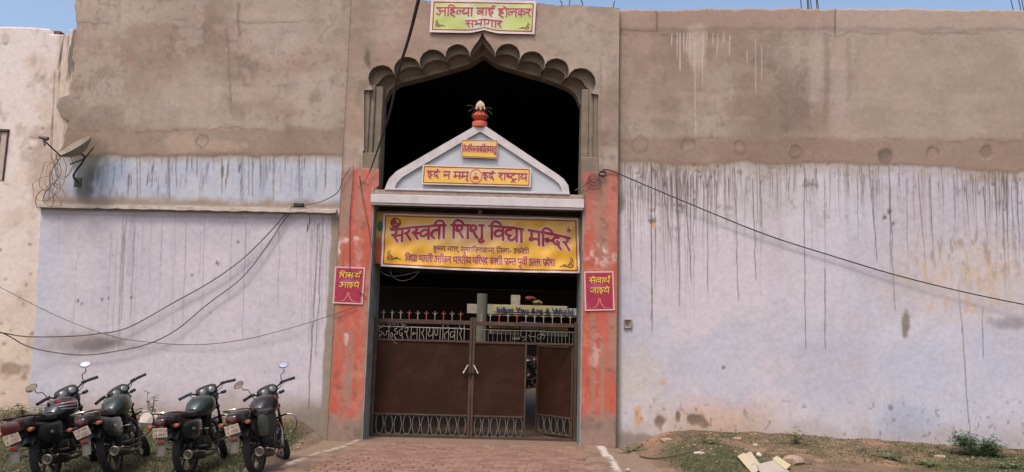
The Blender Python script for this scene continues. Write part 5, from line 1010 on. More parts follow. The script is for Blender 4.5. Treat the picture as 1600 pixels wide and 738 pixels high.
for k, (x0, x1, y0, y1, lab) in enumerate(((765, 811, 504, 514, 'ochre printed banner on the left inside the courtyard behind the gate lettering'), (846, 887, 505, 517, 'ochre printed banner on the right inside the courtyard behind the gate lettering'))):
    nb2 = empty('courtyard_banner', at((x0+x1)/2, (y0+y1)/2, YN2), lab, 'banner', 'ochre banners in the courtyard'); oo = Vector(nb2.location)
    b = MB(); wbox(b, x0, y0, x1, y1, YN2, .03, oo); b.build('banner_sheet', M_BY, nb2); b = MB()
    for j in range(3): wbox(b, x0+2, y0+2+j*3, x1-3, y0+3.2+j*3, YN2-.012, .01, oo, 0)
    b.build('print_line', mat('print_brown', C(150, 100, 56), .7), nb2)
    b = MB(); wbox(b, x0, y1+1, x1, y1+9, YN2+.02, .03, oo); b.build('lower_sheet', mat('board_palegreen', C(150, 158, 142), .7, noise=.3, nscale=5), nb2); b = MB()
    for j in range(11): u = x0+3+j*(x1-x0-6)/10.5; wbox(b, u, y1+2.5+random.random(), u+2.2, y1+7, YN2+.005, .01, oo, 0)
    b.build('print_mark', mat('print_slate', C(70, 84, 78), .7), nb2)
b = MB(); wbox(b, 813, 503, 845, 516, YN2+.1, .05, Vector((0, 0, 0))); props(b.build('wall_panel', mat('panel_lilac', C(150, 138, 140), .8)), 'plain lilac panel between the two ochre banners in the courtyard', 'panel')
b = MB(); wbox(b, 800, 524, 812, 531, YN2+.1, .05, Vector((0, 0, 0))); props(b.build('notice_sheet', M_BW), 'small white notice low behind the right gate leaf', 'notice')
b = MB(); wbox(b, 826, 580, 850, 587, 28.6, .05, Vector((0, 0, 0)))
for k in range(8): wbox(b, 826+k*3, 583, 827.2+k*3, 590, 28.58, .02, Vector((0, 0, 0)), 0)
props(b.build('white_railing', M_BW), 'short white railing seen through the wicket above the parked cycles', 'railing')
bw = MB(); blk(-14, 16, -.1, 3.75, 30.5, 30.8, 0, bw); props(bw.build('courtyard_wall', mat('far_wall', C(48, 40, 38), .95, noise=.4, nscale=1.5)), 'dark far wall closing the courtyard behind the boards', 'wall')  # near-black colour puts the veranda's shade into this wall
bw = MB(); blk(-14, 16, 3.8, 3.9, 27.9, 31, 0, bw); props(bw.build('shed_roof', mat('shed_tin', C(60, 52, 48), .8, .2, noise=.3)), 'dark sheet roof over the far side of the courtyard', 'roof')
for k, (a, b_, c_, d_, lab, m) in enumerate(((822, 464, 836, 470, 'small dark red bundle on the courtyard board top', C(110, 46, 36)), (833, 471, 846, 475, 'small tan bundle on the courtyard board top', C(134, 110, 74)))):
    b = MB(); p = at((a+b_*0+c_)/2, (b_+d_)/2, YC+.1); b.lathe([(.0, -.08), (.14, -.07), (.19, 0), (.13, .07), (0, .09)], 10); b.v = [(v[0]*1.1, v[1]*.7, v[2]+.02*math.sin(v[0]*30)) for v in b.v]
    props(b.build('cloth_bundle', mat('bundle%d' % k, m, .9, noise=.3), loc=p), lab, 'bundle')
# ================================================================== MOTORCYCLES  (local: +X forward, +Y left, +Z up, origin under the rear axle)
M_TYRE = mat('tyre', C(32, 31, 30), .85, noise=.3, nscale=30, dirt=C(74, 63, 50), dirt_amt=.55, bump=.3, bscale=90)
M_ALLOY = mat('alloy', C(120, 114, 104), .45, .7, noise=.15, dirt=C(92, 80, 66), dirt_amt=.6); M_CHROME = mat('chrome', C(190, 186, 178), .18, 1.0, noise=.06)
M_BLKM = mat('black_metal', C(30, 29, 29), .45, .2, noise=.2, dirt=C(60, 53, 45), dirt_amt=.4); M_BLKP = mat('black_plastic', C(26, 26, 27), .5, noise=.2, dirt=C(50, 46, 41), dirt_amt=.35)
M_SEAT = mat('seat_vinyl', C(34, 33, 33), .55, noise=.15, bump=.2, bscale=80, dirt=C(66, 60, 52), dirt_amt=.4); M_GREYM = mat('grey_engine', C(50, 50, 48), .55, .5, noise=.25, dirt=C(70, 60, 48), dirt_amt=.5)
M_TGREEN = mat('tank_green', C(34, 50, 44), .38, .1, noise=.1, coat=.6); M_TBLACK = mat('tank_black', C(30, 29, 29), .36, .1, noise=.1, coat=.6); M_TRED = mat('tank_red', C(122, 28, 40), .28, .1, noise=.1, coat=.6); M_TSIL = mat('tank_stripe', C(190, 180, 180), .35, .3)
M_LAMP = mat('tail_lamp_red', C(66, 14, 17), .3, noise=.1, coat=.3); M_AMB = mat('indicator_amber', C(160, 78, 44), .35, noise=.1, coat=.5); M_PLATE = mat('plate_white', C(200, 182, 168), .5, noise=.12, nscale=20, dirt=C(150, 128, 110), dirt_amt=.6); M_PTXT = mat('plate_text', C(110, 80, 76), .6)
M_MIR = mat('mirror_glass', (.85, .87, .9), .04, 1.0, noise=0); M_DIAL = mat('dial_face', C(84, 86, 84), .35, coat=.5); M_MUFF = mat('muffler', C(58, 55, 52), .45, .6, noise=.2, dirt=C(88, 74, 58), dirt_amt=.6); M_REFL = mat('reflector_red', C(120, 36, 32), .3, coat=.5); M_MUD = mat('mud_flap', C(82, 77, 68), .7, noise=.2, dirt=C(90, 78, 62), dirt_amt=.6)
M_SIL = mat('badge_silver', C(150, 160, 150), .35, .5); M_BLUEG = mat('grip_blue', C(44, 60, 78), .6)
def wheel_parts():
    b = MB(); R_ = .30; q = []
    for i in range(36):
        a = 2*math.pi*i/36
        for (dr, w) in ((-.055, .026), (-.03, .050), (-.008, .042), (0, .016), (0, -.016), (-.008, -.042), (-.03, -.050), (-.055, -.026)): q.append(((R_+dr)*math.cos(a), w, (R_+dr)*math.sin(a)))
    F = [(i*8+k, i*8+(k+1) % 8, ((i+1) % 36)*8+(k+1) % 8, ((i+1) % 36)*8+k) for i in range(36) for k in range(8)]
    b.add(q, F)
    for i in range(54):
        a = 2*math.pi*i/54
        for sg in (-1, 1): b.box(((R_-.004)*math.cos(a), sg*.018, (R_-.004)*math.sin(a)), (.006, .014, .008), rot=Matrix.Rotation(-a+math.pi/2, 3, 'Y'))
    tyre = b.mesh('tyre', M_TYRE, True, 50)
    r = MB(); q = []
    for i in range(36):
        a = 2*math.pi*i/36
        for (rr_, w) in ((.252, .030), (.232, .028), (.222, .012), (.222, -.012), (.232, -.028), (.252, -.030)): q.append((rr_*math.cos(a), w, rr_*math.sin(a)))
    r.add(q, [(i*6+k, i*6+k+1, ((i+1) % 36)*6+k+1, ((i+1) % 36)*6+k) for i in range(36) for k in range(5)])
    for k in range(5):
        a = 2*math.pi*k/5+.3
        for s_ in (-.12, .12):
            r.tube([(.05*math.cos(a+s_*3), .0, .05*math.sin(a+s_*3)), (.14*math.cos(a+s_*1.0), 0, .14*math.sin(a+s_)), (.228*math.cos(a+s_*.8), 0, .228*math.sin(a+s_*.8))], [.018, .012, .016], 6)
    rim = r.mesh('rim', M_ALLOY, True, 50)
    h = MB(); h.lathe([(.03, -.07), (.068, -.055), (.072, .02), (.05, .055), (.02, .08)], 20, Matrix.Rotation(R(90), 4, 'X')); hub = h.mesh('hub', M_GREYM, True, 40)
    return tyre, rim, hub
WH = wheel_parts()
def plate_text(l1, l2):
    out = []
    for s_, z in ((l1, .018), (l2, -.048)):
        fc = bpy.data.curves.new('t', 'FONT'); fc.body = s_; fc.size = .062; fc.align_x = 'CENTER'; fo = bpy.data.objects.new('t', fc); COL.objects.link(fo); bpy.context.view_layer.update()
        m_ = bpy.data.meshes.new_from_object(fo.evaluated_get(bpy.context.evaluated_depsgraph_get())); bpy.data.objects.remove(fo)
        b = MB(); V = [(-.0065, -v.co.x, v.co.y+z) for v in m_.vertices]; b.add(V, [tuple(p.vertices) for p in m_.polygons]); out.append(b)
    for k in out[1:]: out[0].add(k.v, k.f)
    return out[0].mesh('plate_lettering', M_PTXT, False)
def bike(root, k):
    """k: dict tank, stripes, mirrors, plate, bag ..."""
    def P(name, m, fn, parent=None, smooth=True, ang=35, key=None):
        ck = (name, key if key is not None else m.name if hasattr(m, 'name') else '', fn.__name__ if fn.__name__ != '<lambda>' else id(fn.__code__))
        if ck not in MCACHE: b = MB(); fn(b); MCACHE[ck] = b.mesh(name, m, smooth, ang)
        return link(name, MCACHE[ck], parent or root)
    WBX = 1.26
    def wheel(x, par):
        w = empty('wheel', (x, 0, .30), parent=par)
        for n_, me_ in zip(('tyre', 'rim', 'hub'), WH): link(n_, me_, w)
        return w
    wheel(0, root)
    # steering group: an angle about the raked head
    st = R(k.get('steer', 24)); piv = Vector((.78, 0, .86)); axis = Vector((-.42, 0, .91)).normalized()
    MS = Matrix.Translation(piv) @ Matrix.Rotation(st, 4, axis) @ Matrix.Translation(-piv)
    S_ = []
    def PS(*a, **kw): o = P(*a, **kw); o.matrix_basis = MS; return o
    w = wheel(WBX, root); w.matrix_basis = MS @ Matrix.Translation((WBX, 0, .30))
    def fork(b):
        for s in (-1, 1):
            b.tube([(.80, s*.085, .88), (1.02, s*.085, .60)], .017, 8); b.tube([(1.00, s*.085, .625), (WBX, s*.085, .30)], [.027, .024], 8)
        b.box((.80, 0, .87), (.035, .11, .012), rot=Matrix.Rotation(R(25), 3, 'Y'), bev=.004); b.box((.87, 0, .76), (.035, .11, .014), rot=Matrix.Rotation(R(25), 3, 'Y'), bev=.004)
    PS('fork', M_BLKM, fork)
    def ffend(b):
        V = []; n = 14
        for i in range(n+1):
            a = R(20+i*140/n)
            for j in range(7): t = (j-3)/3; V.append((WBX+(.335-.03*t*t)*math.cos(a), .062*t, .30+(.335-.03*t*t)*math.sin(a)))
        b.add(V, [(i*7+j, i*7+j+1, (i+1)*7+j+1, (i+1)*7+j) for i in range(n) for j in range(6)])
    PS('front_mudguard', k['tank'], ffend)
    def cowl(b):
        b.loft([((.76, 0, .93), .05, .03), ((.80, 0, .94), .12, .075), ((.88, 0, .945), .15, .12), ((.96, 0, .93), .135, .115), ((1.03, 0, .91), .09, .085), ((1.05, 0, .905), .04, .04)], 18, 2.8)
        b.loft([((.77, 0, 1.035), .115, .012), ((.83, 0, 1.065), .13, .016), ((.90, 0, 1.06), .11, .02), ((.97, 0, 1.02), .08, .02)], 14, 2.6)
    PS('headlamp_cowl', k['tank'], cowl)
    def cluster(b): b.loft([((.705, 0, .995), .09, .025), ((.725, 0, 1.01), .135, .06), ((.80, 0, 1.03), .145, .068), ((.87, 0, 1.03), .12, .055)], 16, 2.8)
    cl2 = PS('instrument_cluster', M_BLKP, cluster)
    def dials(b):
        for s in (-1, 1):
            Mx = Matrix.Translation((.704, s*.058, 1.018)) @ Matrix.Rotation(R(-72), 4, 'Y'); b.lathe([(.040, 0), (.043, .006), (.034, .010), (.0, .011)], 18, Mx, False)
    o = PS('dial', M_DIAL, dials)
    def bars(b):
        for s in (-1, 1): b.tube([(.78, s*.02, .965), (.80, s*.08, .98), (.78, s*.16, 1.025), (.73, s*.24, 1.05), (.64, s*.36, 1.035)], .0115, 8, smooth=4)
    PS('handlebar', M_BLKM, bars)
    def grip(b, s): b.tube([(.715, s*.265, 1.05), (.64, s*.365, 1.035), (.632, s*.375, 1.033)], [.020, .020, .022], 10); b.box((.735, s*.225, 1.05), (.025, .03, .022), bev=.006)
    PS('grip', k.get('gripm', M_BLKP), lambda b: grip(b, 1)); PS('grip', M_BLKP, lambda b: grip(b, -1))
    def lever(b, s): b.tube([(.755, s*.215, 1.05), (.77, s*.26, 1.04), (.735, s*.33, 1.03), (.70, s*.365, 1.025)], .006, 6, smooth=3); b.tube([(.75, s*.22, 1.045), (.82, s*.20, 1.0), (.86, s*.12, .96)], .005, 5, smooth=4)
    PS('lever', M_GREYM, lambda b: lever(b, 1)); PS('lever', M_GREYM, lambda b: lever(b, -1))
    for s in k.get('mirrors', ()):
        up = k.get('mup', 1.225)
        def stem(b): b.tube([(.745, s*.225, 1.055), (.75, s*.25, 1.15), (.735, s*.30, up-.06), (.73, s*.315, up-.01)], .006, 6, smooth=4)
        mm = PS('mirror', M_BLKP, stem, key=('stem', s, up))
        Mx = Matrix.Translation((.735, s*.335, up+.035)) @ Matrix.Rotation(R(-12*s), 4, 'Z') @ Matrix.Rotation(R(-60 if s < 0 else -97), 4, 'Y') @ Matrix.Rotation(R(14*s), 4, 'Z')
        def shell(b): b.lathe([(.045, -.022), (.066, -.010), (.068, 0), (.062, .004)], 22, Mx @ Matrix.Diagonal((.66, 1.05, 1, 1)))
        def glass(b): b.lathe([(.061, .0045), (.0, .0055)], 22, Mx @ Matrix.Diagonal((.66, 1.05, 1, 1)), False)
        MCACHE.pop(('mirror_shell', (s, up), 'shell'), None)
        P('mirror_shell', M_BLKP, shell, mm, key=(s, up)); P('mirror_glass', M_MIR, glass, mm, key=(s, up))
    for s in (-1, 1):
        def fi(b): b.tube([(.92, s*.10, .92), (.93, s*.19, .925)], .010, 6); b.box((.93, s*.225, .925), (.028, .035, .022), bev=.008)
        PS('front_indicator', M_BLKP, fi, key=s)
    # frame, tank, seat
    def frame(b):
        b.tube([(.80, 0, .82), (.72, 0, .55), (.66, 0, .30), (.40, 0, .22), (.16, 0, .28)], .020, 8, smooth=3); b.tube([(.80, 0, .84), (.45, 0, .70), (.10, 0, .62), (-.02, 0, .60)], .022, 8)
        for s in (-1, 1): b.tube([(.10, s*.10, .30), (.04, s*.11, .62), (-.38, s*.10, .70)], .014, 6); b.tube([(.14, s*.09, .30), (0, s*.09, .30)], .017, 6)
        b.tube([(.80, 0, .94), (.84, 0, .78)], .032, 10)
    P('frame', M_BLKM, frame)
    def tank(b):
        b.loft([((.20, 0, .775), .07, .05), ((.24, 0, .79), .105, .085), ((.34, 0, .815), .145, .125), ((.46, 0, .83), .17, .14), ((.58, 0, .84), .165, .135), ((.68, 0, .845), .125, .105), ((.74, 0, .845), .06, .06)], 20, 2.5)
    tk = P('tank', k['tank'], tank)
    def cap(b): b.lathe([(.034, 0), (.034, .012), (.02, .02), (0, .021)], 16, Matrix.Translation((.50, 0, .962)), False)
    P('fuel_cap', M_CHROME, cap, tk)
    if k.get('stripes'):
        for i, m_, sd2 in [(i, m_, q) for i, m_ in enumerate((M_TSIL, M_TSIL, M_TSIL, M_TRED)) for q in (-1, 1)]:
            def stripe(b):
                for s in (sd2,):
                    z = .895-.034*i if m_ is not M_TRED else .905; n = 12; V = []
                    for j in range(n+1):
                        t = j/n; x = .26+.40*t; hw = float(np.interp(x, [.20, .24, .34, .46, .58, .68], [.07, .105, .145, .17, .165, .125])); hh = float(np.interp(x, [.2, .24, .34, .46, .58, .68], [.05, .085, .125, .14, .135, .105])); zc_ = float(np.interp(x, [.2, .34, .46, .58, .68], [.775, .815, .83, .84, .845]))
                        for zz in (z-.03*t*(i+1)*.5, z-.03*t*(i+1)*.5+(.012 if m_ is M_TSIL else .045)):
                            q_ = min(.97, abs(zz-zc_)/hh); V.append((x, s*(hw*(1-q_**2.5)**.4+.003), zz))
                    b.add(V, [(2*j, 2*j+1, 2*j+3, 2*j+2) for j in range(n)])
            P('tank_stripe', m_, stripe, tk, key=(i, sd2))
    def seat(b): b.loft([((-.46, 0, .80), .085, .025), ((-.42, 0, .80), .12, .04), ((-.15, 0, .785), .135, .045), ((.00, 0, .765), .135, .045), ((.16, 0, .765), .11, .045), ((.24, 0, .785), .07, .03)], 16, 3.2)
    P('seat', M_SEAT, seat)
    def bbox(b): b.loft([((-.20, 0, .56), .07, .08), ((-.10, 0, .54), .10, .13), ((.10, 0, .54), .11, .15), ((.24, 0, .60), .09, .12), ((.34, 0, .66), .06, .06)], 12, 3.4)
    P('battery_box', M_BLKP, bbox)
    def tail(b): b.loft([((-.62, 0, .775), .06, .035), ((-.56, 0, .77), .095, .06), ((-.42, 0, .745), .12, .065), ((-.20, 0, .70), .125, .065), ((.02, 0, .67), .115, .05)], 16, 3.0)
    P('tail_cowl', k.get('tailm', k['tank']), tail)
    def lamp(b):
        L = k.get('lamp', .82); b.loft([((-.665, 0, .755), .066*L, .038*L), ((-.655, 0, .755), .084*L, .052*L), ((-.57, 0, .765), .09*L, .058*L)], 14, 4)
    P('tail_lamp', M_LAMP, lamp, key=k.get('lamp', .82))
    def grab(b):
        b.tube([(-.16, -.135, .80), (-.30, -.155, .83), (-.52, -.14, .86), (-.63, -.08, .87), (-.65, 0, .872), (-.63, .08, .87), (-.52, .14, .86), (-.30, .155, .83), (-.16, .135, .80)], .010, 7, smooth=4)
        b.tube([(-.52, -.13, .855), (-.55, 0, .86), (-.52, .13, .855)], .007, 6, smooth=3)
        for s in (-1, 1): b.tube([(-.40, s*.145, .845), (-.38, s*.11, .74)], .009, 6)
    P('grab_rail', M_CHROME if k.get('chrome_rail', 1) else M_BLKM, grab)
    def rfend(b):
        V = []; n = 12
        for i in range(n+1):
            a = R(78+i*70/n)
            for j in range(7): t = (j-3)/3; rr_ = .375+.0012*i; V.append((rr_*math.cos(a)-.03, .075*t*(1 if i < 9 else 1-.04*(i-8)), .33+rr_*math.sin(a)-.03*t*t))
        b.add(V, [(i*7+j, i*7+j+1, (i+1)*7+j+1, (i+1)*7+j) for i in range(n) for j in range(6)])
        b.tube([(-.40, 0, .66), (-.58, 0, .62)], .05, 8)
    P('rear_mudguard', M_BLKP, rfend)
    def flap(b):
        V = []; n = 6
        for i in range(n+1):
            z = .60-.24*i/n; x = -.60-.07*(i/n)**1.2
            for j in range(5): t = (j-2)/2; V.append((x+.018*t*t, .058*t*(1-.15*i/n), z))
        b.add(V, [(i*5+j, i*5+j+1, (i+1)*5+j+1, (i+1)*5+j) for i in range(n) for j in range(4)]); V2_ = [(x_+.006, y_, z_) for x_, y_, z_ in V]; b.add(V2_, [(i*5+j, (i+1)*5+j, (i+1)*5+j+1, i*5+j+1) for i in range(n) for j in range(4)])
    P('mud_flap', M_MUD, flap)
    P('rear_reflector', M_REFL, lambda b: b.box((-.640, 0, .525), (.006, .045, .018), bev=.004))
    pe = empty('number_plate', (-.645, 0, .635), parent=root); pe.rotation_euler = (R(k.get('ptilt', 0)), R(-8), 0); pe.scale = (1, .8, .82)
    if 'plate_mesh' not in MCACHE: MCACHE['plate_mesh'] = MB().box((0, 0, 0), (.004, .112, .068), bev=.0025).mesh('plate', M_PLATE)
    link('plate', MCACHE['plate_mesh'], pe); link('plate_lettering', plate_text(*k['plate']), pe)
    for s in (-1, 1):
        def ri(b): b.tube([(-.54, s*.07, .70), (-.545, s*.13, .70)], .010, 6)
        sr = P('indicator_stalk', M_BLKP, ri, key=s)
        P('rear_indicator', M_AMB, lambda b: b.loft([((-.585, s*.165, .70), .020, .016), ((-.575, s*.165, .70), .032, .024), ((-.52, s*.165, .70), .028, .020)], 12, 2.4), sr, key=s)
    for s in (-1, 1):
        def panel(b): b.loft([((-.30, s*.115, .63), .02, .05), ((-.22, s*.125, .60), .035, .11), ((-.02, s*.13, .575), .045, .13), ((.14, s*.12, .58), .04, .12), ((.22, s*.105, .62), .02, .06)], 14, 3.0)
        pn = P('side_panel', k.get('panelm', k['tank']), panel, key=(s, k['tank'].name))
        P('side_badge', M_SIL, lambda b: b.lathe([(.030, 0), (.027, .006), (0, .007)], 16, Matrix.Translation((-.12, s*.174, .60)) @ Matrix.Rotation(R(-90*s), 4, 'X') @ Matrix.Diagonal((1.3, .7, 1, 1)), False), pn, key=s)
    if k.get('bag'):
        bg_ = P('pannier_bag', mat('bag_green', C(42, 50, 44), .8, noise=.2, bump=.3), lambda b: b.loft([((-.28, -.215, .66), .035, .06), ((-.24, -.225, .63), .075, .15), ((-.08, -.23, .62), .085, .17), ((.06, -.225, .63), .075, .15), ((.10, -.215, .66), .035, .06)], 16, 3.4), key='bag')
        P('bag_flap', M_BLKP, lambda b: b.loft([((-.26, -.22, .765), .085, .025), ((-.08, -.23, .785), .10, .028), ((.08, -.22, .765), .085, .025)], 12, 3), bg_, key='bag')
    # engine
    def engine(b):
        b.loft([((.20, 0, .33), .07, .06), ((.26, 0, .34), .10, .11), ((.42, 0, .34), .12, .12), ((.56, 0, .33), .09, .10), ((.62, 0, .32), .04, .05)], 14, 3)
        for s in (-1, 1): b.lathe([(.095, 0), (.09, .03), (.05, .045), (0, .047)], 20, Matrix.Translation((.40, s*.10, .33)) @ Matrix.Rotation(R(-90*s), 4, 'X'), False)
    P('crankcase', M_GREYM, engine)
    def cyl(b):
        for i in range(8): z = .46+i*.026; b.box((.50+i*.006, 0, z), (.085, .085, .008), rot=Matrix.Rotation(R(12), 3, 'Y'), bev=.003)
        b.box((.52, 0, .56), (.055, .055, .12), rot=Matrix.Rotation(R(12), 3, 'Y')); b.box((.555, 0, .69), (.07, .07, .03), rot=Matrix.Rotation(R(12), 3, 'Y'), bev=.01)
    P('cylinder', M_GREYM, cyl)
    def pipe(b): b.tube([(.60, -.06, .62), (.70, -.09, .56), (.73, -.11, .42), (.64, -.13, .24), (.46, -.15, .20), (.20, -.155, .21)], .020, 8, smooth=4)
    P('exhaust_pipe', M_CHROME if k.get('bentchrome') else M_MUFF, pipe)
    def muff(b): b.tube([(.24, -.155, .21), (.14, -.16, .22), (.02, -.17, .245), (-.30, -.185, .30), (-.34, -.186, .305)], [.024, .040, .052, .060, .058], 14)
    mf = P('muffler', M_MUFF, muff)
    def mend(b): Mx = Matrix.Translation((-.342, -.186, .305)) @ Matrix.Rotation(R(-90), 4, 'Y') @ Matrix.Scale(1.15, 4); b.lathe([(.052, -.012), (.054, .004), (.046, .010), (.036, .006), (.020, .0), (.018, .018), (.010, .018), (.008, 0)], 20, Mx)
    P('muffler_end', M_ALLOY, mend, mf)
    def heat(b): b.tube([(.10, -.212, .27), (-.20, -.238, .325)], .010, 6)
    P('heat_shield', M_CHROME, heat, mf)
    def swing(b):
        for s in (-1, 1): b.tube([(.14, s*.09, .31), (0, s*.10, .30), (-.05, s*.10, .30)], .020, 8); b.box((0, s*.10, .30), (.04, .012, .03), bev=.005)
        b.box((.10, .115, .33), (.20, .018, .05), bev=.012)
    P('swing_arm', M_BLKM, swing)
    for s in (-1, 1):
        def shock(b):
            b.tube([(-.01, s*.125, .33), (-.06, s*.12, .50)], .016, 8); b.tube([(-.03, s*.123, .42), (-.10, s*.115, .66)], .020, 8)
            p0, p1 = Vector((-.025, s*.123, .42)), Vector((-.085, s*.117, .62)); d = p1-p0; u_ = d.normalized(); a_ = u_.orthogonal().normalized(); c_ = u_.cross(a_); b.tube([p0+d*(i/72)+(a_*math.cos(i*2*math.pi/9)+c_*math.sin(i*2*math.pi/9))*.029 for i in range(73)], .0055, 5)
        P('shock_absorber', M_CHROME if k.get('chrome_shock', 0) else M_BLKM, shock, key=s)
    def guard(b): b.tube([(.74, -.04, .62), (.74, -.20, .66), (.755, -.31, .62), (.75, -.33, .50), (.72, -.24, .36), (.68, -.05, .30)], .0125, 8, smooth=4); b.tube([(.74, .04, .62), (.74, .20, .66), (.755, .31, .62), (.75, .33, .50), (.72, .24, .36), (.68, .05, .30)], .0125, 8, smooth=4)
    P('crash_guard', M_CHROME, guard)
    def pegs(b):
        b.tube([(.36, -.13, .28), (.44, -.16, .24), (.50, -.17, .25)], .008, 6)
    P('brake_pedal', M_BLKP, pegs)
    for x_, z_, s in ((.28, .27, -1), (.28, .27, 1), (-.02, .36, -1), (-.02, .36, 1)):
        def peg(b): b.tube([(x_, s*.10, z_), (x_, s*.24, z_)], .012, 6); b.box((x_, s*.25, z_), (.016, .045, .012), bev=.004)
        P('foot_peg', M_BLKP, peg, key=(x_, s))
    def kick(b): b.tube([(.32, -.14, .36), (.26, -.17, .47), (.20, -.18, .55)], .010, 6, smooth=3); b.tube([(.20, -.14, .55), (.20, -.22, .55)], .012, 6)
    P('kick_starter', M_CHROME, kick)
    def stand(b): b.tube([(.22, .10, .26), (.14, .20, .12), (.10, .255, .045)], .010, 6); b.box((.10, .26, .040), (.03, .02, .005))
    P('side_stand', M_BLKM, stand)
    def saree(b):
        for i in range(3): b.tube([(-.30+i*.02, .17, .60-.07*i), (.0, .175, .58-.07*i)], .006, 6)
        b.tube([(-.30, .17, .62), (-.26, .17, .42), (-.02, .175, .40), (.02, .175, .60)], .007, 6, smooth=2)
    P('leg_guard', M_CHROME, saree)
def place_bike(i, rear, front, lab, k, lean=-11):
    a = Vector(gnd(*rear)); f = Vector(gnd(*front)); hd = math.atan2(f.y-a.y, f.x-a.x) if k.get('heading') is None else R(k['heading'])
    z = float(ground_z([a.x], [a.y])[0]); zf = float(ground_z([a.x+1.26*math.cos(hd)], [a.y+1.26*math.sin(hd)])[0]); pt = math.atan2(zf-z, 1.26)
    r = empty('motorcycle', (a.x, a.y, z-.006), lab, 'motorcycle', 'motorcycles parked on the grass'); r.matrix_world = Matrix.Translation((a.x, a.y, z-.006)) @ Matrix.Rotation(hd, 4, 'Z') @ Matrix.Rotation(-pt, 4, 'Y') @ Matrix.Rotation(R(lean), 4, 'X'); bike(r, k); return r
place_bike(0, (78, 745), (160, 712), 'black and red motorcycle with white tank stripes at the far left, both mirrors on', dict(tank=M_TBLACK, stripes=1, mirrors=(-1, 1), plate=('UP 36 L', 'A 1337'), lamp=1.25, tailm=M_TBLACK, chrome_rail=0, heading=95, steer=40, panelm=M_BLKP, ptilt=-12), -12)
place_bike(1, (180, 735), (238, 708), 'dark green motorcycle without mirrors, second from the left, leaning furthest over', dict(tank=M_TGREEN, plate=('UP 44', 'M 5201'), heading=97, steer=46, chrome_shock=1, tailm=M_TBLACK, ptilt=-10), -16)
place_bike(2, (293, 736), (357, 708), 'dark green motorcycle with a blue left grip and no mirrors, third from the left', dict(tank=M_TGREEN, plate=('UP 44 U', 'AJ 4047'), heading=88, steer=34, gripm=M_BLUEG, panelm=M_BLKP, tailm=M_TBLACK, ptilt=2), -7)
place_bike(3, (402, 740), (450, 714), 'black motorcycle with both mirrors and a dark green side bag, nearest the driveway', dict(tank=M_TBLACK, mirrors=(-1, 1), plate=('UP 44 Y', 'K 1928'), heading=88, steer=40, bag=1, bentchrome=1, panelm=M_BLKP, ptilt=-10), -10)
# two more machines far inside the courtyard, seen through the wicket
for j, (a, b_, lab, tm_) in enumerate(((830, 612, 'dark motorcycle parked in the courtyard, seen through the wicket, left one', M_TBLACK), (839, 611, 'red motorcycle parked in the courtyard, seen through the wicket, right one', M_TRED))):
    p = at(a, b_, 27.2+j*.6); r = empty('motorcycle', (p[0], 27.2+j*.6, -.16), lab, 'motorcycle'); r.matrix_world = Matrix.Translation((p[0], 27.2+j*.6, -.16)) @ Matrix.Rotation(R(250), 4, 'Z') @ Matrix.Rotation(R(-9), 4, 'X'); bike(r, dict(tank=tm_, plate=('UP 44', 'B 2210'), steer=10))
# ================================================================== PLANTS, STONES, LITTER
def leafmat(n, c): return mat(n, c, .6, noise=.35, nscale=25)
M_BUSH = leafmat('bush_leaf', C(44, 84, 38)); M_BUSH2 = leafmat('bush_leaf_light', C(74, 112, 58)); M_WEED = leafmat('weed_leaf', C(84, 104, 56)); M_STEM = mat('stem', C(92, 84, 56), .8)
def leaf(b, p, d, up, L, w):
    d = d.normalized(); s = d.cross(up); s = s.normalized() if s.length > 1e-5 else Vector((1, 0, 0)); q = [p, p+d*L*.45+s*w, p+d*L+up*(-.12*L), p+d*L*.45-s*w]; b.add(q, [(0, 1, 2), (0, 2, 3)])
def frond(b, p, d, L, n, lw, rq):
    pr = p
    for i in range(n):
        t = (i+1)/n; q = p+d*L*t+Vector((0, 0, -.35*L*t*t)); s = d.cross(Vector((0, 0, 1))).normalized()
        for sg in (-1, 1): leaf(b, q, (s*sg+d*.5+Vector((0, 0, rq.uniform(-.1, .3)))), Vector((rq.uniform(-.3, .3), rq.uniform(-.3, .3), 1)).normalized(), lw*rq.uniform(.8, 1.2), lw*.22)
        pr = q
rq = random.Random(17)
def base_pt(px_, py_, Y):
    p = at(px_, py_, Y); return Vector((p[0], Y, float(ground_z([p[0]], [Y])[0])))
bu = empty('bush', base_pt(1528, 708, 12.7), 'dense dark green feathery bush on the soil at the foot of the right wall', 'bush'); cr = MB(); cr2 = MB(); sm = MB()
for k in range(900):
    left = k % 2; cx = -.20 if left else .19; cz = .20 if left else .12; a = rq.uniform(0, 2*math.pi); e = rq.uniform(-.1, 1.4); rr_ = rq.uniform(.04, .22)
    d = Vector((math.cos(a)*math.cos(e), math.sin(a)*math.cos(e), math.sin(e)*.8)); p = Vector((cx+rq.gauss(0, .095), rq.gauss(0, .10), max(.03, cz+rq.gauss(0, .075))))
    frond(cr if rq.random() < .55 else cr2, p, (d*.7+Vector((rq.gauss(0, .5), rq.gauss(0, .5), rq.gauss(.25, .4)))).normalized(), rq.uniform(.05, .10), 4, .034, rq)
    if k % 12 == 0: sm.tube([(cx*.5, 0, 0), tuple(p*.6), tuple(p)], .005, 4)
cr.build('foliage', M_BUSH, bu, False); cr2.build('young_foliage', M_BUSH2, bu, False); sm.build('stem', M_STEM, bu)
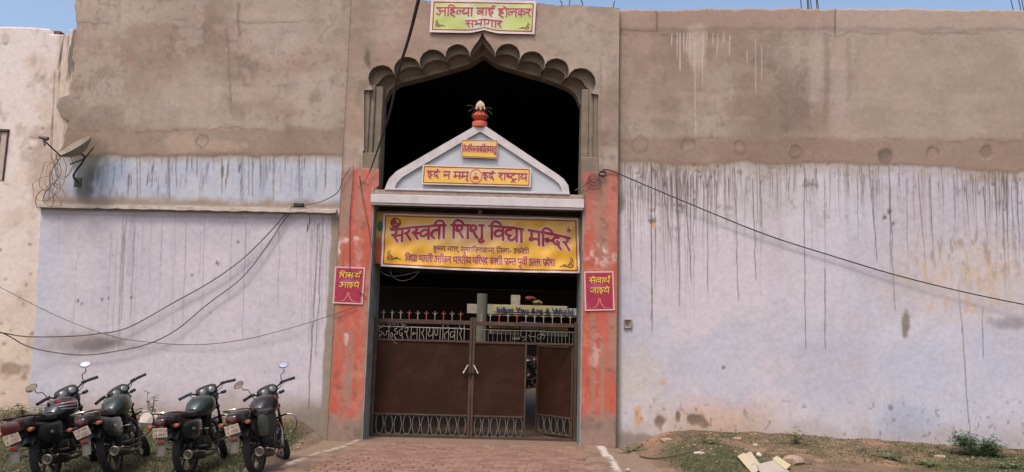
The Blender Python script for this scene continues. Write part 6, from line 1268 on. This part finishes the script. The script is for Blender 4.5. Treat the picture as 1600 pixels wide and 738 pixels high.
def plant(lab, px_, py_, Y, h, n, w, m=None, name='weed_plant'):
    r = empty(name, base_pt(px_, py_, Y), lab, 'plant'); b = MB(); s = MB()
    for k in range(n):
        a = rq.uniform(0, 6.28); t = (rq.uniform(-w, w), rq.uniform(-w, w), h*rq.uniform(.55, 1)); s.tube([(t[0]*.2, t[1]*.2, 0), (t[0]*.6, t[1]*.6, t[2]*.5), t], [.006, .005, .003], 4)
        for j in range(7):
            u = .3+.7*j/6; p = Vector((t[0]*u, t[1]*u, t[2]*u)); a2 = rq.uniform(0, 6.28); leaf(b, p, Vector((math.cos(a2), math.sin(a2), rq.uniform(-.3, .4))), Vector((rq.uniform(-.4, .4), rq.uniform(-.4, .4), 1)).normalized(), rq.uniform(.06, .12), rq.uniform(.02, .035))
    b.build('foliage', m or M_WEED, r, False); s.build('stem', M_STEM, r)
plant('leafy green sapling growing against the wall between the second and third motorcycles', 236, 660, 13.2, .52, 6, .12)
plant('low leafy weed at the wall foot left of the red motorcycle mirror', 12, 655, 13.0, .30, 6, .18); plant('low leafy weed behind the far left motorcycle mirror', 40, 652, 13.1, .28, 6, .16); plant('small bushy weed at the wall foot below the cream corner', 64, 648, 13.2, .26, 5, .15)
plant('pale dry weed sprawling on the soil right of the rubble at the wall', 1240, 690, 12.9, .22, 7, .2, leafmat('dry_leaf', C(132, 122, 84))); plant('small green weed at the foot of the right pillar', 985, 690, 13.2, .12, 7, .3); plant('short weed by the white stone near the third motorcycle', 205, 655, 13.3, .22, 5, .14)
plant('tiny weed on the right bank near the wall', 1110, 690, 12.6, .10, 6, .16); plant('small green clump right of the bush near the bottom edge', 1582, 728, 11.6, .12, 8, .3); plant('low green clump on soil in front of the bush', 1455, 722, 11.6, .09, 8, .3); plant('low weed clump left of the bush on the bank', 1390, 712, 12.0, .09, 7, .25)
def rock(b, r_, sq, seed, n=2):
    import bmesh
    bm = bmesh.new(); bmesh.ops.create_icosphere(bm, subdivisions=n, radius=1); q = random.Random(seed); off = [q.uniform(0, 9) for _ in range(3)]
    from mathutils import noise as mn
    for v in bm.verts: f = 1+.35*mn.noise(v.co*1.3+Vector(off))+.12*mn.noise(v.co*3.1+Vector(off)); v.co = Vector((v.co.x*r_[0]*f, v.co.y*r_[1]*f, v.co.z*r_[2]*f))
    b.add([v.co.copy() for v in bm.verts], [tuple(v.index for v in f.verts) for f in bm.faces]); bm.free()
def stone(lab, px_, py_, Y, r_, m, seed, name='stone', cat='stone'):
    p = base_pt(px_, py_, Y); b = MB(); rock(b, r_, 1, seed); props(b.build(name, m, None, True, 25, loc=p+Vector((0, 0, r_[2]*.45))), lab, cat)
M_ST1 = mat('pale_stone', C(196, 184, 172), .9, noise=.2, bump=.6, dirt=C(140, 118, 98), dirt_amt=.7); M_ST2 = mat('mortar_lump', C(176, 150, 130), .95, noise=.25, bump=.8, bscale=30, dirt=C(120, 98, 80), dirt_amt=.7)
stone('big whitish stone against the wall between the second and third motorcycles', 234, 668, 12.9, (.22, .15, .17), M_ST1, 1)
stone('rough pale lump of mortar on the bank right of the cardboard', 1240, 722, 11.3, (.17, .12, .09), M_ST2, 2); stone('flat pale stone lying on red soil below the patched wall', 1093, 703, 11.9, (.10, .06, .025), M_ST1, 3)
stone('flat pale stone near the wall foot right of the patched plaster', 1152, 682, 13.0, (.09, .06, .04), M_ST2, 4); stone('small white stone above the cardboard sheets', 1180, 692, 12.6, (.045, .035, .03), M_ST1, 5); stone('pale stone in front of the bush at the bottom edge', 1530, 733, 10.9, (.07, .05, .03), M_ST1, 6)
stone('tiny yellowish stone on the grass near the right edging', 981, 726, 10.7, (.035, .03, .025), M_ST1, 7); stone('pale stone left of the bush on the bare bank', 1468, 705, 12.4, (.10, .07, .04), M_ST2, 8); stone('light stone in the soil right of the driveway weeds', 1040, 684, 13.2, (.11, .07, .04), M_ST2, 9)
b = MB(); p = base_pt(1186, 715, 11.8)
rock(b, (.05, .04, .035), 1, 31); props(b.build('crumpled_paper', mat('white_plastic', C(206, 204, 206), .5), None, True, 12, loc=p+Vector((0, 0, .03))), 'crumpled white plastic scrap on the soil above the cardboard', 'litter')
# torn cardboard
def sheet_thing(lab, pts, Y0, m, name='cardboard', dz=.02):
    P3 = []
    for a, b_, h in pts: g = gnd(a, b_, 0); P3.append(Vector((g[0], g[1], float(ground_z([g[0]], [g[1]])[0])+dz+h)))
    o0 = P3[0].copy(); n = len(P3); V = [p-o0 for p in P3]+[p-o0-Vector((0, 0, .006)) for p in P3]; b = MB(); b.add(V, [tuple(range(n)), tuple(range(2*n-1, n-1, -1))]+[(i, i+n, (i+1) % n+n, (i+1) % n) for i in range(n)]); props(b.build(name, m, None, False, loc=o0), lab, 'cardboard')
M_CB1 = mat('card_white', C(196, 182, 162), .8, noise=.1, dirt=C(160, 136, 108), dirt_amt=.5); M_CB2 = mat('card_yellow', C(196, 184, 150), .8, noise=.12); M_CB3 = mat('card_grey', C(184, 172, 160), .8, noise=.1)
sheet_thing('torn pale cardboard sheet lying on the grass with a yellow corner', [(1154, 722, .01), (1173, 717, .03), (1192, 735, .01), (1176, 741, .0)], 0, M_CB1); sheet_thing('yellow printed end of the torn cardboard on the grass', [(1152, 721.5, .012), (1163, 718.5, .022), (1176, 731, .01), (1168, 734, .0)], 0, M_CB2, dz=.026)
sheet_thing('grey folded cardboard flap at the bottom edge of the view', [(1182, 732, .01), (1210, 730, .03), (1234, 741, .01), (1190, 745, .0)], 0, M_CB3, dz=.03); sheet_thing('small tan cardboard piece right of the grey flap at the bottom edge', [(1207, 729, .02), (1214, 726.5, .04), (1236, 737, .02), (1228, 740, .0)], 0, M_CB2, dz=.05)
b = MB(); p0 = base_pt(1015, 698, 12.4); pts = [Vector(gnd(a, b_, .15)) for a, b_ in ((1000, 690), (1020, 697), (1050, 699), (1090, 698))]; pts = [Vector((q.x, q.y, float(ground_z([q.x], [q.y])[0])+.02)) for q in pts]
props(MB().tube([q-pts[0] for q in pts], [.012, .014, .012, .008], 6, smooth=5).build('fallen_stick', M_STEM, None, True, loc=pts[0]), 'long thin dry stick lying on the soil near the right pillar', 'stick')
# pebbles, broken bricks and clods too many to count
b = MB(); protos = []
for k in range(6): q = MB(); rock(q, (1, .8, .55), 1, 60+k, 1); protos.append(q)
cols_ = [mat('pebble_a', C(160, 138, 118), .95, noise=.3), mat('pebble_b', C(122, 98, 80), .95, noise=.3), mat('pebble_c', C(190, 176, 160), .95, noise=.3)]
for k in range(2600):
    if rq.random() < .72: x_ = rq.uniform(2.2, 11); y_ = rq.choice([rq.uniform(8.6, 13.7), rq.uniform(12, 13.75)])
    else: x_ = rq.uniform(-9.2, -3.35); y_ = rq.choice([rq.uniform(9, 13.7), rq.uniform(12.5, 13.75)])
    if x_ > 0 and x_ < dright(y_)+.42: continue
    if x_ < 0 and x_ > dleft(y_)-.42: continue
    s_ = .007+.028*rq.random()**4; p = protos[k % 6]; b.mi = rq.choice([0, 1, 1, 1, 2]) if s_ < .02 else rq.choice([0, 1]); rot = Matrix.Rotation(rq.uniform(0, 6), 3, 'Z'); zz = float(ground_z([x_], [y_])[0])+s_*.2
    b.add([rot @ (v*s_)+Vector((x_, y_, zz)) for v in [Vector(w_) for w_ in p.v]], p.f)
props(b.build('rubble', cols_, None, True, 25), 'small stones and clods scattered over the bare soil', 'rubble', kind='stuff')
# grass
N_ = 300000; gxr = RS.uniform(-9.3, 11.0, N_); gyr = RS.uniform(8.5, 13.75, N_); msk = grass_mask(gxr, gyr)
ok = (RS.rand(N_) < msk*np.where(gxr < 0, .8, .62)) & (((gxr < 0) & (gxr < np.vectorize(dleft)(gyr)-.36)) | ((gxr > 0) & (gxr > np.vectorize(dright)(gyr)+.34)))
gxr, gyr = gxr[ok], gyr[ok]; n = len(gxr); zr = ground_z(gxr, gyr)-.004; a = RS.uniform(0, 6.28, n); h = RS.uniform(.012, .045, n)*(.7+.6*fbm(gxr, gyr, 2, 90)); w = RS.uniform(.004, .009, n); ln_ = RS.uniform(.01, .045, n); b2_ = RS.uniform(0, 6.28, n)
V = np.zeros((n, 3, 3)); V[:, 0] = np.stack([gxr-w*np.cos(a), gyr-w*np.sin(a), zr], 1); V[:, 1] = np.stack([gxr+w*np.cos(a), gyr+w*np.sin(a), zr], 1); V[:, 2] = np.stack([gxr+ln_*np.cos(b2_), gyr+ln_*np.sin(b2_), zr+h], 1)
me = bpy.data.meshes.new('grass'); me.vertices.add(3*n); me.vertices.foreach_set('co', V.ravel().astype(np.float32)); me.loops.add(3*n); me.loops.foreach_set('vertex_index', np.arange(3*n, dtype=np.int32)); me.polygons.add(n); me.polygons.foreach_set('loop_start', np.arange(0, 3*n, 3, dtype=np.int32)); me.update(calc_edges=True)
c = np.tile(C(86, 90, 50), (n, 1)); mix(c, C(60, 72, 36), RS.rand(n)); mix(c, C(128, 112, 74), (RS.rand(n) < .25)*.8); mix(c, C(60, 78, 36), ss(.5, .7, fbm(gxr, gyr, 2.5, 91))*.6); c = np.repeat(c, 3, 0); painted(me, c); me.materials.append(mat('grass_blade', (0, 0, 0), .7, noise=.1, attr=True))
props(link('grass', me), 'short patchy grass on the soil either side of the brick driveway', 'grass', kind='stuff')
